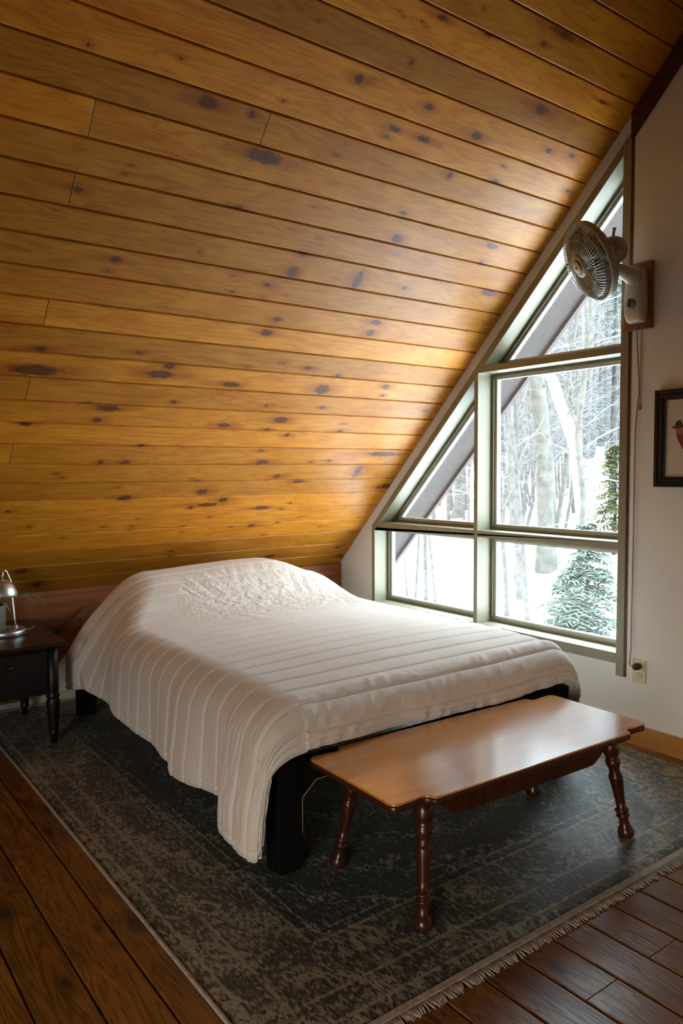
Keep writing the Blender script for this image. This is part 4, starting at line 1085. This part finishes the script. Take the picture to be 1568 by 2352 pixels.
for r_, hgt in ((.125, .0525), (.165, .034)): gf.tube(ringp(r_, hgt), .0014, 4, close=True)
tag(fpart(gf, 'front_grille', M_WIRE), 'bright wire front grille')
gb = MB()
for k in range(nw):
    a_ = 2 * PI * (k + .5) / nw; pts = []
    for s in range(6):
        t_ = s / 5; r_ = .050 + (RG - .050) * t_; a2 = a_ - .2 * (1 - t_)
        hgt = -.052 * math.sqrt(max(0, 1 - (t_ * .985) ** 4)) - .004
        pts.append(FC + FN * hgt + (e1 * math.cos(a2) + e2 * math.sin(a2)) * r_)
    gb.tube(pts, .0012, 4)
for r_, hgt in ((.10, -.052), (.14, -.046), (.17, -.030)): gb.tube(ringp(r_, hgt), .0014, 4, close=True)
fpart(gb, 'rear_grille', M_WIRE)
cap = fpart(MB().lathe([(.0, .072), (.030, .070), (.050, .064), (.054, .058), (.052, .054), (.0, .053)], FC, FN, 32), 'centre_cap', M_FANRIM)
o = MB().lathe([(.0, .0745), (.030, .0735), (.032, .0715), (.031, .069), (.0, .0685)], FC, FN, 28).build('badge', M_FAN, None); set_parent_keep(o, cap)
o = MB().lathe([(.031, .0715), (.0345, .0720), (.0345, .069), (.031, .069)], FC, FN, 28).build('badge_ring', M_INK, None); set_parent_keep(o, cap)
mk = MB()
for (u0, u1, v0, v1) in ((-.012, -.005, -.003, .001), (-.005, -.001, -.003, .006), (.000, .004, -.003, .006), (.004, .010, -.003, .000), (-.013, .008, -.006, -.004)):
    c_ = [FC + FN * .0752 + e1 * (-u_) + e2 * v_ for u_, v_ in ((u0, v0), (u1, v0), (u1, v1), (u0, v1))]
    c2_ = [p - FN * .002 for p in c_]
    mk.add(c_ + c2_, [(0, 1, 2, 3), (7, 6, 5, 4), (0, 4, 5, 1), (1, 5, 6, 2), (2, 6, 7, 3), (3, 7, 4, 0)])
o = mk.build('badge_lettering', M_INK, None); set_parent_keep(o, cap)
fpart(MB().lathe([(.0, -.03), (.030, -.03), (.032, .0), (.028, .03), (.0, .034)], FC, FN, 20), 'blade_hub', M_BLADE)
for k in range(3):
    a0_ = 2 * PI * k / 3 + .9
    vs = []; fs = []; nr_, na_ = 8, 8
    for i in range(nr_ + 1):
        r_ = .028 + .135 * i / nr_; span = .35 + 1.25 * math.sin(min(1, i / nr_ * 1.15) * PI * .5) * (1 - .22 * (i / nr_) ** 4)
        for j in range(na_ + 1):
            s = j / na_; a_ = a0_ + span * (s - .5) * 1.05
            vs.append(FC + FN * (.026 - .052 * s + .012 * math.sin(PI * s)) + (e1 * math.cos(a_) + e2 * math.sin(a_)) * r_)
    for i in range(nr_):
        for j in range(na_): fs.append((i * (na_ + 1) + j, i * (na_ + 1) + j + 1, (i + 1) * (na_ + 1) + j + 1, (i + 1) * (na_ + 1) + j))
    fpart(MB().add(vs, fs, True), 'blade', M_BLADE, solid=.002)
# fan cord, pull cord
cp = [(2.456, -.045, 2.055), (2.441, -.012, 1.99), (2.441, -.010, 1.956), (2.453, -.010, 1.809), (2.457, -.010, 1.726), (2.443, -.010, 1.602), (2.438, -.010, 1.518), (2.438, -.010, 1.096), (2.437, -.010, .818), (2.435, -.010, .624), (2.437, -.012, .48), (2.440, -.028, .405), (2.452, -.040, .394), (2.462, -.036, .394)]
cord = MB().tube(cp, .0032, 7).build('power_cord', M_CORD)
tag(cord, 'thin grey cord running down the wall from fan to outlet', 'cord')
fpl = MB().lathe([(.006, 0), (.013, .004), (.0165, .012), (.0165, .030), (.014, .036), (0, .037)], (2.4845, -.008, .394), (-.25, -1, 0), 18)
fpl.box(2.478, 2.481, -.008, -.001, .389, .399); 
o = fpl.build('plug', M_PLUG, None); set_parent_keep(o, cord); tag(o, 'round black plug')
pull = MB().tube([(2.462, -.006, 2.02), (2.461, -.006, 1.829), (2.459, -.006, 1.674)], .0016, 5)
pull.lathe([(.002, 0), (.005, -.008), (.006, -.028), (.003, -.034)], (2.459, -.0075, 1.672), (0, 0, 1), 10)
pull = pull.build('pull_cord', M_CORD); tag(pull, 'short pull cord hanging below the fan board', 'cord')

# ------------------------------------------------------------------ outlet
ou = empty('electrical_outlet', (2.477, -.003, .368), 'almond wall outlet plate below the window corner', 'outlet')
def opart(mb, name, m, **k):
    o = mb.build(name, m, None, **k); set_parent_keep(o, ou); return o
opart(MB().box(2.442, 2.513, -.0065, -.0005, .311, .425), 'cover_plate', M_OUTLET, bevel=.002)
for zc in (.347, .394):
    pr = arcp(0, 0, .0165, -50, 50, 8) + arcp(0, 0, .0165, 130, 230, 8)
    o = MB().prism([(2.4775 + x_, zc + z_ * .92) for x_, z_ in pr], -.0085, -.0060).build('receptacle', M_OUTLET, None, bevel=.0006); set_parent_keep(o, ou)
    sl_ = MB().box(2.4700, 2.4722, -.0089, -.0083, zc - .004, zc + .006).box(2.4822, 2.4844, -.0089, -.0083, zc - .003, zc + .005)
    sl_.lathe([(.0025, 0), (.0025, .0006)], (2.4775, -.0083, zc + .0105 - .0), (0, -1, 0), 10)
    q_ = sl_.build('slots', M_INK, None); set_parent_keep(q_, o)
    rg = MB().tube([(2.4775 + x_ * 1.05, -.0068, zc + z_ * .97) for x_, z_ in pr], .0007, 4, close=True).build('receptacle_gap', M_INK, None); set_parent_keep(rg, o)

# ------------------------------------------------------------------ framed picture
pf = empty('picture_frame', (2.75, -.015, 1.497), 'black framed print hanging on the wall right of the fan', 'picture')
def cpart(mb, name, m, **k):
    o = mb.build(name, m, None, **k); set_parent_keep(o, pf); return o
FO = [(2.549, 1.271), (2.949, 1.271), (2.949, 1.723), (2.549, 1.723)]
f_ = MB().ring(FO, inset(FO, .014), -.030, -.002).ring(inset(FO, .0135), inset(FO, .036), -.024, -.002).ring(inset(FO, .0355), inset(FO, .048), -.018, -.002)
cpart(f_, 'moulding', M_FRAME, bevel=.002)
cpart(MB().prism(inset(FO, .046), -.008, -.003), 'print', M_MAT)
hat = MB().prism([(2.622, 1.553), (2.640, 1.552), (2.646, 1.574), (2.668, 1.583), (2.676, 1.560), (2.700, 1.553), (2.69, 1.546), (2.635, 1.541)], -.0095, -.0075)
cpart(hat, 'printed_hat', M_HAT)
cpart(MB().prism([(2.640, 1.544), (2.688, 1.548), (2.692, 1.520), (2.668, 1.512), (2.648, 1.525)], -.0092, -.0075), 'printed_face', M_SKIN)
cpart(MB().prism([(2.646, 1.522), (2.690, 1.522), (2.745, 1.49), (2.76, 1.40), (2.70, 1.41), (2.655, 1.49)], -.0090, -.0075), 'printed_coat', M_RED)
cpart(MB().prism([(2.70, 1.412), (2.757, 1.402), (2.76, 1.34), (2.738, 1.34), (2.73, 1.39), (2.722, 1.34), (2.702, 1.34)], -.0090, -.0075), 'printed_trousers', M_HAT)
